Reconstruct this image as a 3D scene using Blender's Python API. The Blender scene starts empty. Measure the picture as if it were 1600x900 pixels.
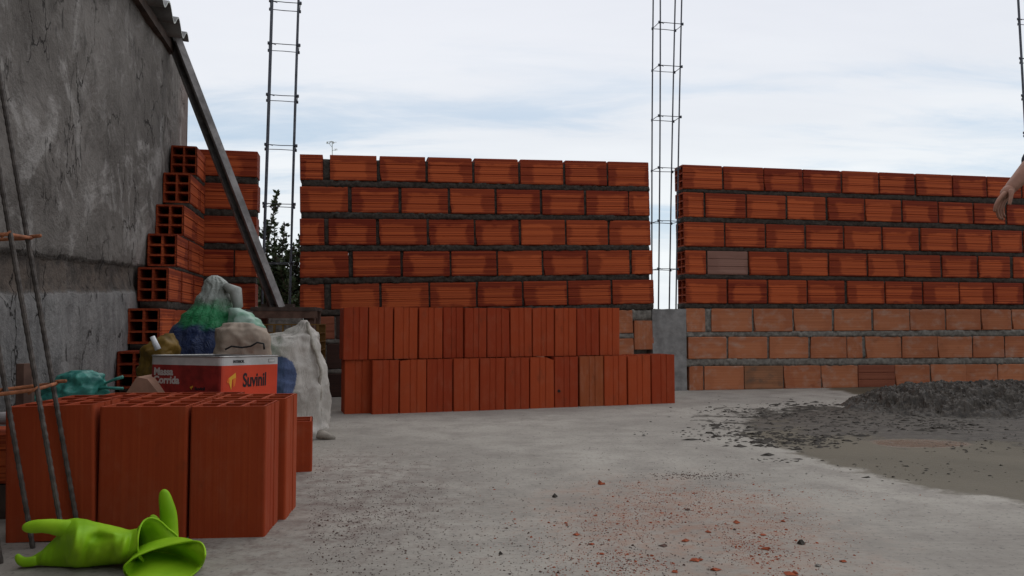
import bpy, math, random
from mathutils import Vector, Matrix, noise
R = math.radians
rnd = random.Random(7)
S = bpy.context.scene
C = S.collection

# ------------------------------------------------------------------ camera
CAM_H = 0.377; PITCH = math.atan(57/1200); F = 1200.0
cam_d = bpy.data.cameras.new('camera'); cam = bpy.data.objects.new('camera', cam_d); C.objects.link(cam)
cam.location = (0, 0, CAM_H); cam.rotation_euler = (math.pi/2 + PITCH, 0, 0)
cam_d.sensor_width = 36; cam_d.lens = 27; cam_d.clip_start = 0.02; cam_d.clip_end = 3000
S.camera = cam
S.render.resolution_x = 1024; S.render.resolution_y = 576
S.view_settings.view_transform = 'Standard'; S.view_settings.look = 'None'
S.view_settings.exposure = 0.0; S.view_settings.gamma = 1

# ------------------------------------------------------------------ sky and sun (overcast day)
SUN_EL, SUN_AZ = 52, 25      # sun behind thin cloud, beyond the brick wall and a little to the right
W = bpy.data.worlds.new('World'); S.world = W; W.use_nodes = True
nt = W.node_tree; nt.nodes.clear()
def N(t, tree=None, **kw):
    n = (tree or nt).nodes.new(t)
    for k, v in kw.items(): setattr(n, k, v)
    return n
def math_n(tree, op, a, b=None, c=None, clamp=False):
    n = tree.nodes.new('ShaderNodeMath'); n.operation = op; n.use_clamp = clamp
    for i, v in enumerate((a, b, c)):
        if v is None: continue
        if isinstance(v, (int, float)): n.inputs[i].default_value = v
        else: tree.links.new(v, n.inputs[i])
    return n.outputs[0]
def mixc(tree, fac, a, b, bt='MIX'):
    n = tree.nodes.new('ShaderNodeMix'); n.data_type = 'RGBA'; n.blend_type = bt
    for s, v in ((n.inputs[0], fac), (n.inputs[6], a), (n.inputs[7], b)):
        if isinstance(v, (int, float)): s.default_value = v
        elif isinstance(v, tuple): s.default_value = (*v, 1) if len(v) == 3 else v
        else: tree.links.new(v, s)
    return n.outputs[2]
def maprange(tree, v, a, b, c=0.0, d=1.0, smooth=True):
    n = tree.nodes.new('ShaderNodeMapRange'); n.interpolation_type = 'SMOOTHSTEP' if smooth else 'LINEAR'
    tree.links.new(v, n.inputs[0])
    for i, x in enumerate((a, b, c, d)): n.inputs[i+1].default_value = x
    return n.outputs[0]
def noise_n(tree, vec, scale, detail=4, rough=.55, dist=0.0, out=0):
    n = tree.nodes.new('ShaderNodeTexNoise'); n.inputs['Scale'].default_value = scale
    n.inputs['Detail'].default_value = detail; n.inputs['Roughness'].default_value = rough
    n.inputs['Distortion'].default_value = dist
    if vec is not None: tree.links.new(vec, n.inputs['Vector'])
    return n.outputs[out]
sky = N('ShaderNodeTexSky', sky_type='NISHITA', sun_disc=False)
sky.sun_elevation = R(SUN_EL); sky.sun_rotation = R(SUN_AZ)
tc = N('ShaderNodeTexCoord'); sp = N('ShaderNodeSeparateXYZ'); nt.links.new(tc.outputs['Generated'], sp.inputs[0])
zz = math_n(nt, 'ADD', math_n(nt, 'MAXIMUM', sp.outputs[2], 0.0), 0.16)
cx = math_n(nt, 'DIVIDE', sp.outputs[0], zz); cy = math_n(nt, 'DIVIDE', sp.outputs[1], zz)
cb = N('ShaderNodeCombineXYZ'); nt.links.new(cx, cb.inputs[0]); nt.links.new(cy, cb.inputs[1])
mp = N('ShaderNodeMapping'); nt.links.new(cb.outputs[0], mp.inputs[0]); mp.inputs['Rotation'].default_value = (0, 0, R(-34))
mp.inputs['Scale'].default_value = (0.55, 1.5, 1); mp.inputs['Location'].default_value = (3.1, 1.72, 0)
n1 = noise_n(nt, mp.outputs[0], 1.15, 6, .5, .4)
n2 = noise_n(nt, mp.outputs[0], 3.4, 8, .62, .5)
elev = sp.outputs[2]
# thin blue gaps between cloud sheets, lower half of the sky
low = math_n(nt, 'MULTIPLY', maprange(nt, elev, .03, .16), maprange(nt, elev, .40, .20))
gap = math_n(nt, 'ADD', math_n(nt, 'MULTIPLY', n1, .66), math_n(nt, 'MULTIPLY', n2, .34))
gap = maprange(nt, gap, .47, .66)
gap = math_n(nt, 'MULTIPLY', gap, math_n(nt, 'ADD', math_n(nt, 'MULTIPLY', low, .70), .08))
grey = maprange(nt, elev, 0.05, .42)
cloud = mixc(nt, grey, (.89, .94, .965), (.80, .83, .90))
n3 = noise_n(nt, mp.outputs[0], .8, 5, .6)
cloud = mixc(nt, maprange(nt, n3, .3, .7), mixc(nt, 1.0, cloud, (.95, .95, .96), 'MULTIPLY'), mixc(nt, 1.0, cloud, (1.05, 1.04, 1.03), 'MULTIPLY'))
skyb = N('ShaderNodeVectorMath', operation='SCALE'); nt.links.new(sky.outputs[0], skyb.inputs[0]); skyb.inputs['Scale'].default_value = 0.09
bluec = mixc(nt, .6, skyb.outputs[0], (.52, .70, .87))
col = mixc(nt, gap, cloud, bluec)
bg = N('ShaderNodeBackground'); nt.links.new(col, bg.inputs[0]); bg.inputs[1].default_value = 1.0
wo = N('ShaderNodeOutputWorld'); nt.links.new(bg.outputs[0], wo.inputs[0])
sd = bpy.data.lights.new('sun', 'SUN'); sd.energy = 0.5; sd.angle = R(35); sd.color = (1, .96, .9)
so = bpy.data.objects.new('sun', sd); C.objects.link(so)
sdir = Vector((math.sin(R(SUN_AZ))*math.cos(R(SUN_EL)), math.cos(R(SUN_AZ))*math.cos(R(SUN_EL)), math.sin(R(SUN_EL))))
so.rotation_euler = sdir.to_track_quat('Z', 'Y').to_euler(); so.location = sdir*20

# ------------------------------------------------------------------ place geometry: rays of the surveyed view, room axes
def ray(px, py):
    u = (px-800)/F; v = (450-py)/F
    return Vector((u, math.cos(PITCH)-v*math.sin(PITCH), math.sin(PITCH)+v*math.cos(PITCH)))
def P(px, py, Y):
    d = ray(px, py); return Vector((0, 0, CAM_H)) + d*(Y/d.y)
def G(px, py, z=0.0):
    d = ray(px, py); return Vector((0, 0, CAM_H)) + d*((z-CAM_H)/d.z)
A = R(11.8); O = Vector((-1.09, 3.97, 0))
EU = Vector((math.cos(A), math.sin(A), 0)); EW = Vector((-math.sin(A), math.cos(A), 0))
def hit(px, py):            # (u, z) on the front plane of the long wall
    d = ray(px, py); o = Vector((0, 0, CAM_H))
    t = (O-o).dot(EW)/d.dot(EW); p = o+d*t
    return (p-O).dot(EU), p.z
def room(u, w, z=0): return O + EU*u + EW*w + Vector((0, 0, z))

# ------------------------------------------------------------------ helpers
class MB:
    def __init__(s): s.v = []; s.f = []; s.m = []
    def add(s, vs, fs, mi=0):
        b = len(s.v); s.v += [tuple(v) for v in vs]; s.f += [tuple(b+i for i in f) for f in fs]; s.m += [mi]*len(fs)
    def box(s, lo, hi, mat=None, mi=0):
        vs = [Vector((x, y, z)) for z in (lo[2], hi[2]) for y in (lo[1], hi[1]) for x in (lo[0], hi[0])]
        if mat is not None: vs = [mat @ v for v in vs]
        s.add(vs, [(0,2,3,1), (4,5,7,6), (0,1,5,4), (2,6,7,3), (0,4,6,2), (1,3,7,5)], mi)
    def tube(s, pts, r, n=8, cap=True, mi=0):
        pts = [Vector(p) for p in pts]; rings = []
        prev = None
        for i, p in enumerate(pts):
            d = (pts[min(i+1, len(pts)-1)]-pts[max(i-1, 0)]).normalized()
            if prev is None:
                a = Vector((0, 0, 1)) if abs(d.z) < .9 else Vector((1, 0, 0)); x = d.cross(a).normalized()
            else: x = (prev - d*prev.dot(d)).normalized()
            prev = x; y = d.cross(x)
            rr = r[i] if isinstance(r, (list, tuple)) else r
            rings.append([p + (x*math.cos(t)+y*math.sin(t))*rr for t in [2*math.pi*k/n for k in range(n)]])
        s.loft(rings, cap, mi)
    def loft(s, rings, cap=True, mi=0, capend=None):
        n = len(rings[0]); vs = [p for r in rings for p in r]; fs = []
        for i in range(len(rings)-1):
            for k in range(n):
                a = i*n+k; b = i*n+(k+1) % n; fs.append((a, b, b+n, a+n))
        if cap: fs.append(tuple(range(n))[::-1])
        if cap if capend is None else capend: fs.append(tuple((len(rings)-1)*n+k for k in range(n)))
        s.add(vs, fs, mi)
    def mesh(s, name, mats, smooth=False):
        me = bpy.data.meshes.new(name); me.from_pydata(s.v, [], s.f)
        for m in (mats if isinstance(mats, (list, tuple)) else [mats]): me.materials.append(m)
        me.polygons.foreach_set('material_index', s.m)
        if smooth: me.polygons.foreach_set('use_smooth', [True]*len(s.f))
        me.update(); return me
    def build(s, name, mats, parent=None, smooth=False, fix=True):
        me = s.mesh(name, mats, smooth)
        if fix:
            import bmesh
            bm = bmesh.new(); bm.from_mesh(me); bmesh.ops.recalc_face_normals(bm, faces=bm.faces); bm.to_mesh(me); bm.free()
        return link(name, me, parent)
def link(name, me, parent=None, loc=None, rot=None, scale=None):
    o = bpy.data.objects.new(name, me); C.objects.link(o)
    if parent is not None: o.parent = parent
    if loc is not None: o.location = loc
    if rot is not None: o.rotation_euler = rot
    if scale is not None: o.scale = scale
    return o
def tag(o, label=None, cat=None, group=None, kind=None):
    if label: o['label'] = label
    if cat: o['category'] = cat
    if group: o['group'] = group
    if kind: o['kind'] = kind
    return o
def empty(name, loc, rz=0): 
    o = link(name, None); o.location = loc; o.rotation_euler = (0, 0, rz); o.empty_display_size = .05; return o
def rot_axis(a, b):          # rotation taking +Z to b-a
    return (Vector(b)-Vector(a)).to_track_quat('Z', 'Y')
def fbm(p, o=4):
    return noise.fractal(Vector(p), 1.0, 2.0, o)

# ------------------------------------------------------------------ materials
def mat(name):
    m = bpy.data.materials.new(name); m.use_nodes = True; t = m.node_tree
    b = t.nodes['Principled BSDF']; return m, t, b
def bump(t, b, h, strength, dist):
    n = t.nodes.new('ShaderNodeBump'); n.inputs['Strength'].default_value = strength; n.inputs['Distance'].default_value = dist
    t.links.new(h, n.inputs['Height']); t.links.new(n.outputs[0], b.inputs['Normal'])
def simple(name, col, rough=.7, var=.25, scale=20, bumpd=.001, metal=0, dark=None, spec=.3):
    m, t, b = mat(name); tc = t.nodes.new('ShaderNodeTexCoord')
    n = noise_n(t, tc.outputs['Object'], scale, 5, .6)
    d = dark or tuple(c*(1-var) for c in col)
    u = tuple(min(1, c*(1+var*.6)) for c in col)
    t.links.new(mixc(t, maprange(t, n, .3, .7), d, u), b.inputs['Base Color'])
    b.inputs['Roughness'].default_value = rough; b.inputs['Metallic'].default_value = metal; b.inputs['Specular IOR Level'].default_value = spec
    if bumpd: bump(t, b, n, .6, bumpd)
    return m
def brick_mat(name, dark, light, halo, stripe, dusty=None, dust=0.0, bumps=.0012, var=.30, ribs=False):
    m, t, b = mat(name); L = t.links
    tc = t.nodes.new('ShaderNodeTexCoord'); oi = t.nodes.new('ShaderNodeObjectInfo')
    sp = t.nodes.new('ShaderNodeSeparateXYZ'); L.new(tc.outputs['Generated'], sp.inputs[0])
    off = t.nodes.new('ShaderNodeVectorMath'); off.operation = 'MULTIPLY_ADD'
    cb = t.nodes.new('ShaderNodeCombineXYZ')
    for i in range(3): L.new(math_n(t, 'MULTIPLY', oi.outputs['Random'], (37.3, 11.7, 71.1)[i]), cb.inputs[i])
    add = t.nodes.new('ShaderNodeVectorMath'); add.operation = 'ADD'; L.new(tc.outputs['Generated'], add.inputs[0]); L.new(cb.outputs[0], add.inputs[1])
    # fine drawn lines along the length of the brick
    mp = t.nodes.new('ShaderNodeMapping'); L.new(add.outputs[0], mp.inputs[0]); mp.inputs['Scale'].default_value = (.07, 13, 24)
    ln = noise_n(t, mp.outputs[0], 1.0, 1.5, .55)
    mp2 = t.nodes.new('ShaderNodeMapping'); L.new(add.outputs[0], mp2.inputs[0]); mp2.inputs['Scale'].default_value = (2, 1.0, 1.4)
    bl = noise_n(t, mp2.outputs[0], 1.5, 4, .55)
    # paler dry patch in the middle of the face, its place different on each brick
    rx = math_n(t, 'MULTIPLY_ADD', math_n(t, 'FRACT', math_n(t, 'MULTIPLY', oi.outputs['Random'], 7.31)), .30, -.15)
    ax = math_n(t, 'ABSOLUTE', math_n(t, 'SUBTRACT', math_n(t, 'SUBTRACT', sp.outputs[0], .5), rx))
    az = math_n(t, 'MULTIPLY', math_n(t, 'ABSOLUTE', math_n(t, 'SUBTRACT', sp.outputs[2], .42)), .95)
    mx = math_n(t, 'ADD', math_n(t, 'MAXIMUM', ax, az), math_n(t, 'MULTIPLY_ADD', bl, .34, -.17))
    patch = maprange(t, mx, .40, .29)
    patch = math_n(t, 'MULTIPLY', patch, halo)
    zz2 = math_n(t, 'MULTIPLY', sp.outputs[2 if halo > .15 and ribs else 1], 2*math.pi*(13 if ribs else 9))
    rib = math_n(t, 'MULTIPLY_ADD', math_n(t, 'SINE', zz2), .5, .5)
    lines = math_n(t, 'ADD', math_n(t, 'MULTIPLY', maprange(t, ln, .36, .66), .68 if ribs else .9), math_n(t, 'MULTIPLY', rib, .32 if ribs else .10))
    f = math_n(t, 'ADD', math_n(t, 'MULTIPLY', patch, .62), math_n(t, 'MULTIPLY', math_n(t, 'SUBTRACT', lines, .5), stripe), clamp=True)
    f = math_n(t, 'ADD', f, math_n(t, 'MULTIPLY_ADD', math_n(t, 'FRACT', math_n(t, 'MULTIPLY', oi.outputs['Random'], 53.7)), var, .0), clamp=True)
    c = mixc(t, f, dark, light)
    sn = noise_n(t, add.outputs[0], 3.0, 6, .65)
    if dusty: c = mixc(t, math_n(t, 'MULTIPLY', maprange(t, sn, .45, .75), dust), c, dusty)
    if not ribs:      # pale scrapes and rubbed spots
        mp5 = t.nodes.new('ShaderNodeMapping'); L.new(add.outputs[0], mp5.inputs[0]); mp5.inputs['Scale'].default_value = (5, 22, 22)
        sc = noise_n(t, mp5.outputs[0], 1.6, 6, .75, .4)
        c = mixc(t, maprange(t, sc, .66, .74, 0, .38), c, (.50, .27, .19))
        c = mixc(t, maprange(t, noise_n(t, add.outputs[0], 2.2, 7, .7), .56, .74, 0, .45), c, (.12, .035, .016))
    L.new(c, b.inputs['Base Color']); b.inputs['Roughness'].default_value = .82; b.inputs['Specular IOR Level'].default_value = .2
    h = math_n(t, 'ADD', ln, math_n(t, 'MULTIPLY', noise_n(t, tc.outputs['Object'], 60, 3), .15))
    bump(t, b, h, .8, bumps)
    return m
M = {}
M['brick'] = brick_mat('fired clay brick, damp', (.150, .0165, .0060), (.46, .092, .026), 1.0, 1.05, ribs=True)
M['brick_grey'] = brick_mat('weathered greyish brick', (.20, .10, .075), (.34, .19, .145), .5, .6, ribs=True)
M['brick_old'] = brick_mat('old dusty brick', (.29, .092, .040), (.49, .185, .085), .35, .35, (.38, .29, .23), .5, .0008)
M['brick_brown'] = brick_mat('sooty old brick', (.16, .07, .035), (.36, .16, .08), .4, .35, (.10, .07, .05), .8, .0008)
M['brick_old_red'] = brick_mat('old dark red brick', (.20, .060, .032), (.33, .12, .065), .3, .5)
M['brick_loose'] = brick_mat('fresh fired clay brick', (.265, .033, .0092), (.41, .072, .019), .2, .22, (.42, .20, .12), .12, bumps=.0006, var=.6)
M['brick_loose_b'] = brick_mat('fresh clay brick, browner', (.28, .068, .022), (.40, .115, .038), .3, .25, (.45, .26, .18), .2, bumps=.0006)
M['mortar_new'] = simple('damp new mortar', (.050, .040, .032), .95, .5, 70, .006)
M['mortar_old'] = simple('dry old mortar', (.175, .158, .136), .95, .4, 45, .006)
M['crumb_mortar'] = simple('wet mortar crumbs', (.045, .037, .029), .85, .5, 60, .002)
M['crumb_brick'] = simple('brick chips', (.32, .075, .030), .9, .35, 30, .001)
M['crumb_dark'] = simple('dark brown grit', (.10, .055, .042), .9, .4, 30, .001)
M['steel'] = simple('dark steel bar', (.075, .080, .095), .55, .4, 40, .0005, .3)
M['rebar'] = simple('ribbed rebar', (.10, .085, .075), .6, .45, 60, .0008, .3)
M['rust'] = simple('rusty wire', (.33, .12, .055), .85, .45, 50, .001)
M['wood_dark'] = simple('dark weathered wood', (.075, .052, .042), .85, .4, 18, .002)
M['wood_brown'] = simple('brown wood', (.13, .075, .055), .85, .4, 18, .002)
M['profile'] = simple('dull steel profile', (.20, .185, .175), .5, .45, 14, .001, .35)
M['pipe'] = simple('grey plastic pipe', (.30, .27, .26), .6, .3, 10, 0)
M['yellow'] = simple('yellow plastic', (.15, .085, .012), .6, .4, 18, .003)
M['yellow_net'] = simple('ochre plastic lattice', (.16, .085, .02), .7, .3, 10, 0)
M['teal'] = simple('teal plastic film', (.035, .20, .16), .45, .5, 30, .006, 0, (.02, .15, .13), .5)
M['paper'] = simple('brown kraft bag', (.34, .27, .21), .75, .3, 14, .006)
M['black'] = simple('black rubber cord', (.02, .02, .02), .5, .2, 10, 0)
M['pale_clay'] = simple('pale broken clay', (.40, .23, .16), .9, .25, 14, .002)
M['white_tip'] = simple('white plastic', (.7, .7, .7), .5, .1, 10, 0)
M['skin'] = simple('skin', (.28, .135, .088), .55, .22, 16, .0012)
M['shirt'] = simple('dark navy cloth', (.03, .034, .045), .9, .3, 30, .002)
M['trouser'] = simple('grey work trousers', (.07, .07, .075), .9, .3, 30, .002)
M['hair'] = simple('dark hair', (.03, .02, .015), .8, .3, 60, .002)
M['boot'] = simple('dusty work boots', (.09, .07, .055), .8, .4, 20, .002)
M['eye'] = simple('eye white', (.7, .68, .65), .3, .05, 5, 0)

# ------------------------------------------------------------------ ground slab
def ground():
    m, t, b = mat('concrete slab'); L = t.links
    tc = t.nodes.new('ShaderNodeTexCoord'); ob = tc.outputs['Object']
    sp = t.nodes.new('ShaderNodeSeparateXYZ'); L.new(ob, sp.inputs[0]); X, Y = sp.outputs[0], sp.outputs[1]
    big = noise_n(t, ob, 1.3, 6, .6); mid = noise_n(t, ob, 7, 8, .7); fine = noise_n(t, ob, 90, 5, .75)
    # broom-like streaks of the screed
    mp = t.nodes.new('ShaderNodeMapping'); L.new(ob, mp.inputs[0]); mp.inputs['Rotation'].default_value = (0, 0, R(-14)); mp.inputs['Scale'].default_value = (9, 60, 1)
    st = noise_n(t, mp.outputs[0], 1.5, 5, .65)
    c = mixc(t, maprange(t, big, .3, .7), (.275, .252, .217), (.405, .374, .322))
    c = mixc(t, maprange(t, mid, .38, .72, 0, .8), c, (.22, .196, .170))
    c = mixc(t, maprange(t, st, .46, .74, 0, .30), c, (.42, .385, .34))
    c = mixc(t, maprange(t, fine, .54, .68, 0, .85), c, (.11, .10, .095))
    # brick dust
    def ell(x0, y0, rx, ry, nz, amp, lo, hi):
        a = math_n(t, 'POWER', math_n(t, 'ABSOLUTE', math_n(t, 'DIVIDE', math_n(t, 'SUBTRACT', X, x0), rx)), 2.0)
        bb = math_n(t, 'POWER', math_n(t, 'ABSOLUTE', math_n(t, 'DIVIDE', math_n(t, 'SUBTRACT', Y, y0), ry)), 2.0)
        d = math_n(t, 'SQRT', math_n(t, 'ADD', a, bb))
        return maprange(t, math_n(t, 'ADD', d, math_n(t, 'MULTIPLY', math_n(t, 'SUBTRACT', nz, .5), amp)), hi, lo)
    dust = ell(.33, 1.50, .34, .50, mid, 1.9, .25, 1.15)
    c = mixc(t, math_n(t, 'MULTIPLY', dust, maprange(t, noise_n(t, ob, 30, 6, .7), .38, .66, .12, .6)), c, (.31, .165, .108))
    dust2 = ell(-.45, 1.7, .45, .75, mid, 1.6, .4, 1.15)
    c = mixc(t, math_n(t, 'MULTIPLY', dust2, maprange(t, noise_n(t, ob, 26, 6, .7), .42, .66, .0, .6)), c, (.13, .085, .072))
    # damp ochre patch: left limit follows a hand-drawn curve over Y
    fc = t.nodes.new('ShaderNodeFloatCurve'); cu = fc.mapping.curves[0]
    pts = [(.0, .60), (.10, .60), (.30, .36), (.38, .29), (.50, .25), (.62, .27), (.70, .33), (.78, .50), (.88, .80), (1.0, .9)]
    cu.points[0].location = pts[0]; cu.points[1].location = pts[-1]
    for p in pts[1:-1]: cu.points.new(*p)
    fc.mapping.update()
    L.new(math_n(t, 'DIVIDE', math_n(t, 'SUBTRACT', Y, .8), 3.2, clamp=True), fc.inputs['Value'])
    lim = math_n(t, 'MULTIPLY_ADD', fc.outputs[0], 1.6, .42)
    dd = math_n(t, 'ADD', math_n(t, 'SUBTRACT', X, lim), math_n(t, 'MULTIPLY', math_n(t, 'SUBTRACT', mid, .5), .30))
    wet = maprange(t, dd, -.03, .035)
    wetcol = mixc(t, maprange(t, big, .35, .65), (.085, .072, .047), (.125, .106, .072))
    wetcol = mixc(t, maprange(t, fine, .5, .7, 0, .5), wetcol, (.07, .06, .045))
    c = mixc(t, wet, c, wetcol)
    sm = ell(1.87, 3.02, 1.10, .66, mid, 1.7, .80, 1.0)
    smc = mixc(t, maprange(t, noise_n(t, ob, 22, 6, .7), .35, .65), (.040, .034, .027), (.095, .083, .067))
    c = mixc(t, sm, c, smc)
    pud = ell(1.30, 2.46, .17, .10, mid, 1.0, .75, 1.0)
    c = mixc(t, pud, c, (.17, .125, .090))
    L.new(c, b.inputs['Base Color'])
    ro = mixc(t, wet, (.88,)*3, (.62,)*3); ro = mixc(t, pud, ro, (.25,)*3)
    L.new(ro, b.inputs['Roughness']); b.inputs['Specular IOR Level'].default_value = .25
    h = math_n(t, 'ADD', math_n(t, 'MULTIPLY', mid, 1.0), math_n(t, 'ADD', math_n(t, 'MULTIPLY', fine, .25), math_n(t, 'MULTIPLY', st, .22)))
    h = math_n(t, 'ADD', h, math_n(t, 'MULTIPLY', sm, noise_n(t, ob, 40, 5, .7)))
    bump(t, b, h, .9, .004)
    g = MB(); g.add([(-900, -900, 0), (900, -900, 0), (900, 900, 0), (-900, 900, 0)], [(0, 1, 2, 3)])
    tag(g.build('ground', m), 'bare grey concrete slab with damp patch and brick dust', None, None, 'structure')
ground()

# ------------------------------------------------------------------ bricks
def ribbed_profile():
    # half profile (z, depth) of a drawn clay block face with two deep grooves and rounded arrises
    p = [(.0, .035), (.03, .0)]
    for g in (.345, .665): p += [(g-.022, 0), (g-.010, .028), (g+.010, .028), (g+.022, 0)]
    return p + [(.97, .0), (1.0, .035)]
def loose_mesh(name, m, cols=2, rows=3, t=.058):
    """smooth-sided hollow block, rounded long edges and one shallow groove on its narrow sides (z = 0 and z = 1)"""
    b = MB(); ty, tz = t, t*.8; e = .032
    cw = (1-ty*(cols+1))/cols; ch = (1-tz*(rows+1))/rows
    def arc(cy, cz, a0): return [(cy+e*1.2*math.cos(R(a0+30*k)), cz+e*math.sin(R(a0+30*k))) for k in range(4)]
    gr = [(.36, 0), (.375, .020), (.40, .020), (.415, .005), (.60, .005), (.615, .022), (.64, .022), (.655, 0)]
    prof = arc(e*1.2, e, 180) + [(y, z) for y, z in gr] + arc(1-e*1.2, e, 270) + arc(1-e*1.2, 1-e, 0) + [(1-y, 1-z) for y, z in gr] + arc(e*1.2, 1-e, 90)
    b.loft([[Vector((x, y, z)) for y, z in prof] for x in (-.5, .5)], False)
    for x, s in ((-.5, -1), (.5, 1)):
        yb = [0.0]; zb = [0.0]
        for i in range(cols): yb += [ty+i*(cw+ty), ty+i*(cw+ty)+cw]
        yb.append(1.0)
        for i in range(rows): zb += [tz+i*(ch+tz), tz+i*(ch+tz)+ch]
        zb.append(1.0); n = len(yb); vs = []
        for zi, z in enumerate(zb):
            for yi, y in enumerate(yb):
                if zi in (0, len(zb)-1) and yi in (0, n-1): y = .018 if yi == 0 else .982; z = .014 if zi == 0 else .986
                vs.append(Vector((x, y, z)))
        fs = []
        for i in range(len(zb)-1):
            for j in range(n-1):
                if i % 2 == 1 and j % 2 == 1: continue
                a = i*n+j; q = (a, a+1, a+1+n, a+n); fs.append(q if s > 0 else q[::-1])
        b.add(vs, fs)
    for i in range(cols):
        for j in range(rows):
            y0 = ty+i*(cw+ty); z0 = tz+j*(ch+tz); y1 = y0+cw; z1 = z0+ch
            vs = [Vector((x, y, z)) for x in (-.5, .5) for y, z in ((y0, z0), (y1, z0), (y1, z1), (y0, z1))]
            b.add(vs, [(0, 1, 5, 4), (1, 2, 6, 5), (2, 3, 7, 6), (3, 0, 4, 7)])
    return b.mesh(name, m)
def brick_mesh(name, m, seed, chip=0, flat=False):
    r = random.Random(seed); pr = ribbed_profile()
    if flat: pr = [(0, .035), (.03, 0), (.5, .006), (.97, 0), (1.0, .035)]
    ring0 = [(d, z) for z, d in pr] + [(1-d, z) for z, d in reversed(pr)]
    b = MB(); xs = (-.5, -.488, .488, .5); rings = []
    for i, x in enumerate(xs):
        ins = .012 if i in (0, 3) else 0
        rings.append([Vector((x, .5+(y-.5)*(1-ins), .5+(z-.5)*(1-ins*1.3))) for y, z in ring0])
    if chip:
        for k in range(chip):
            i = r.choice((0, 3)); k0 = r.choice((0, 1, len(pr)-2, len(pr)-1)); a = r.uniform(.015, .045)
            rings[i][k0].x -= math.copysign(a, rings[i][k0].x); rings[i][k0].y += .12
            rings[1 if i == 0 else 2][k0].x -= math.copysign(a*.9, rings[i][k0].x)
    b.loft(rings); 
    return b.mesh(name, m)
def hollow_mesh(name, m, cols=2, rows=3, t=.07, through=True, open_end=-1):
    """unit block, x = length, y in 0..1 wide, z in 0..1 high; six channels open at the x ends"""
    b = MB(); pr = ribbed_profile(); 
    ys = [0, 1]; zs = [0, 1]
    ty, tz = t, t*.85
    cw = (1-ty*(cols+1))/cols; ch = (1-tz*(rows+1))/rows
    ring0 = [(d, z) for z, d in pr] + [(1-d, z) for z, d in reversed(pr)]
    b.loft([[Vector((x, y, z)) for y, z in ring0] for x in (-.5, .5)], False)
    # end faces: lattice of webs
    for x, s in ((-.5, -1), (.5, 1)):
        yb = [0.0]; zb = [0.0]
        for i in range(cols): yb += [ty+i*(cw+ty), ty+i*(cw+ty)+cw]
        yb.append(1.0)
        for i in range(rows): zb += [tz+i*(ch+tz), tz+i*(ch+tz)+ch]
        zb.append(1.0)
        vs = [Vector((x, min(max(y, .02 if 0 < zi < len(zb)-1 else .035), .98 if 0 < zi < len(zb)-1 else .965), z)) for zi, z in enumerate(zb) for y in yb]
        n = len(yb); fs = []
        for i in range(len(zb)-1):
            for j in range(n-1):
                if i % 2 == 1 and j % 2 == 1: continue
                a = i*n+j; q = (a, a+1, a+1+n, a+n); fs.append(q if s > 0 else q[::-1])
        b.add(vs, fs)
    for i in range(cols):
        for j in range(rows):
            y0 = ty+i*(cw+ty); z0 = tz+j*(ch+tz); y1 = y0+cw; z1 = z0+ch
            vs = [Vector((x, y, z)) for x in (-.5, .5) for y, z in ((y0, z0), (y1, z0), (y1, z1), (y0, z1))]
            b.add(vs, [(0, 1, 5, 4), (1, 2, 6, 5), (2, 3, 7, 6), (3, 0, 4, 7)])
    me = b.mesh(name, m); return me
BM = [brick_mesh('brick', M['brick'], i, c) for i, c in enumerate((0, 0, 0, 1, 2))]
BO = [brick_mesh('brick', M['brick_old'], i+9, c, True) for i, c in enumerate((0, 1, 2))]; BR = brick_mesh('brick', M['brick_old_red'], 8)
BG = brick_mesh('brick', M['brick_grey'], 3); M['brick_dirty_shaded'] = brick_mat('old brick with dirt and painted shade', (.035, .018, .014), (.095, .045, .032), .2, .3)  # dark tone holds both dirt and the shade beside the table
BD = brick_mesh('brick', M['brick_dirty_shaded'], 6, 0, True)
BB = brick_mesh('brick', M['brick_brown'], 5, 0, True)
HM = hollow_mesh('brick', M['brick']); HL = loose_mesh('brick', M['brick_loose']); HC = loose_mesh('brick', M['brick_loose'])
for v_ in HC.vertices:
    if v_.co.x > .4 and v_.co.y > .86: v_.co.x -= .055; v_.co.y -= .02
HE = loose_mesh('brick', M['brick_loose'])
for v_ in HE.vertices:
    if v_.co.x > .4 and v_.co.y < .2: v_.co.x -= .022
HLb = loose_mesh('brick', M['brick_loose_b'])

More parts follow.
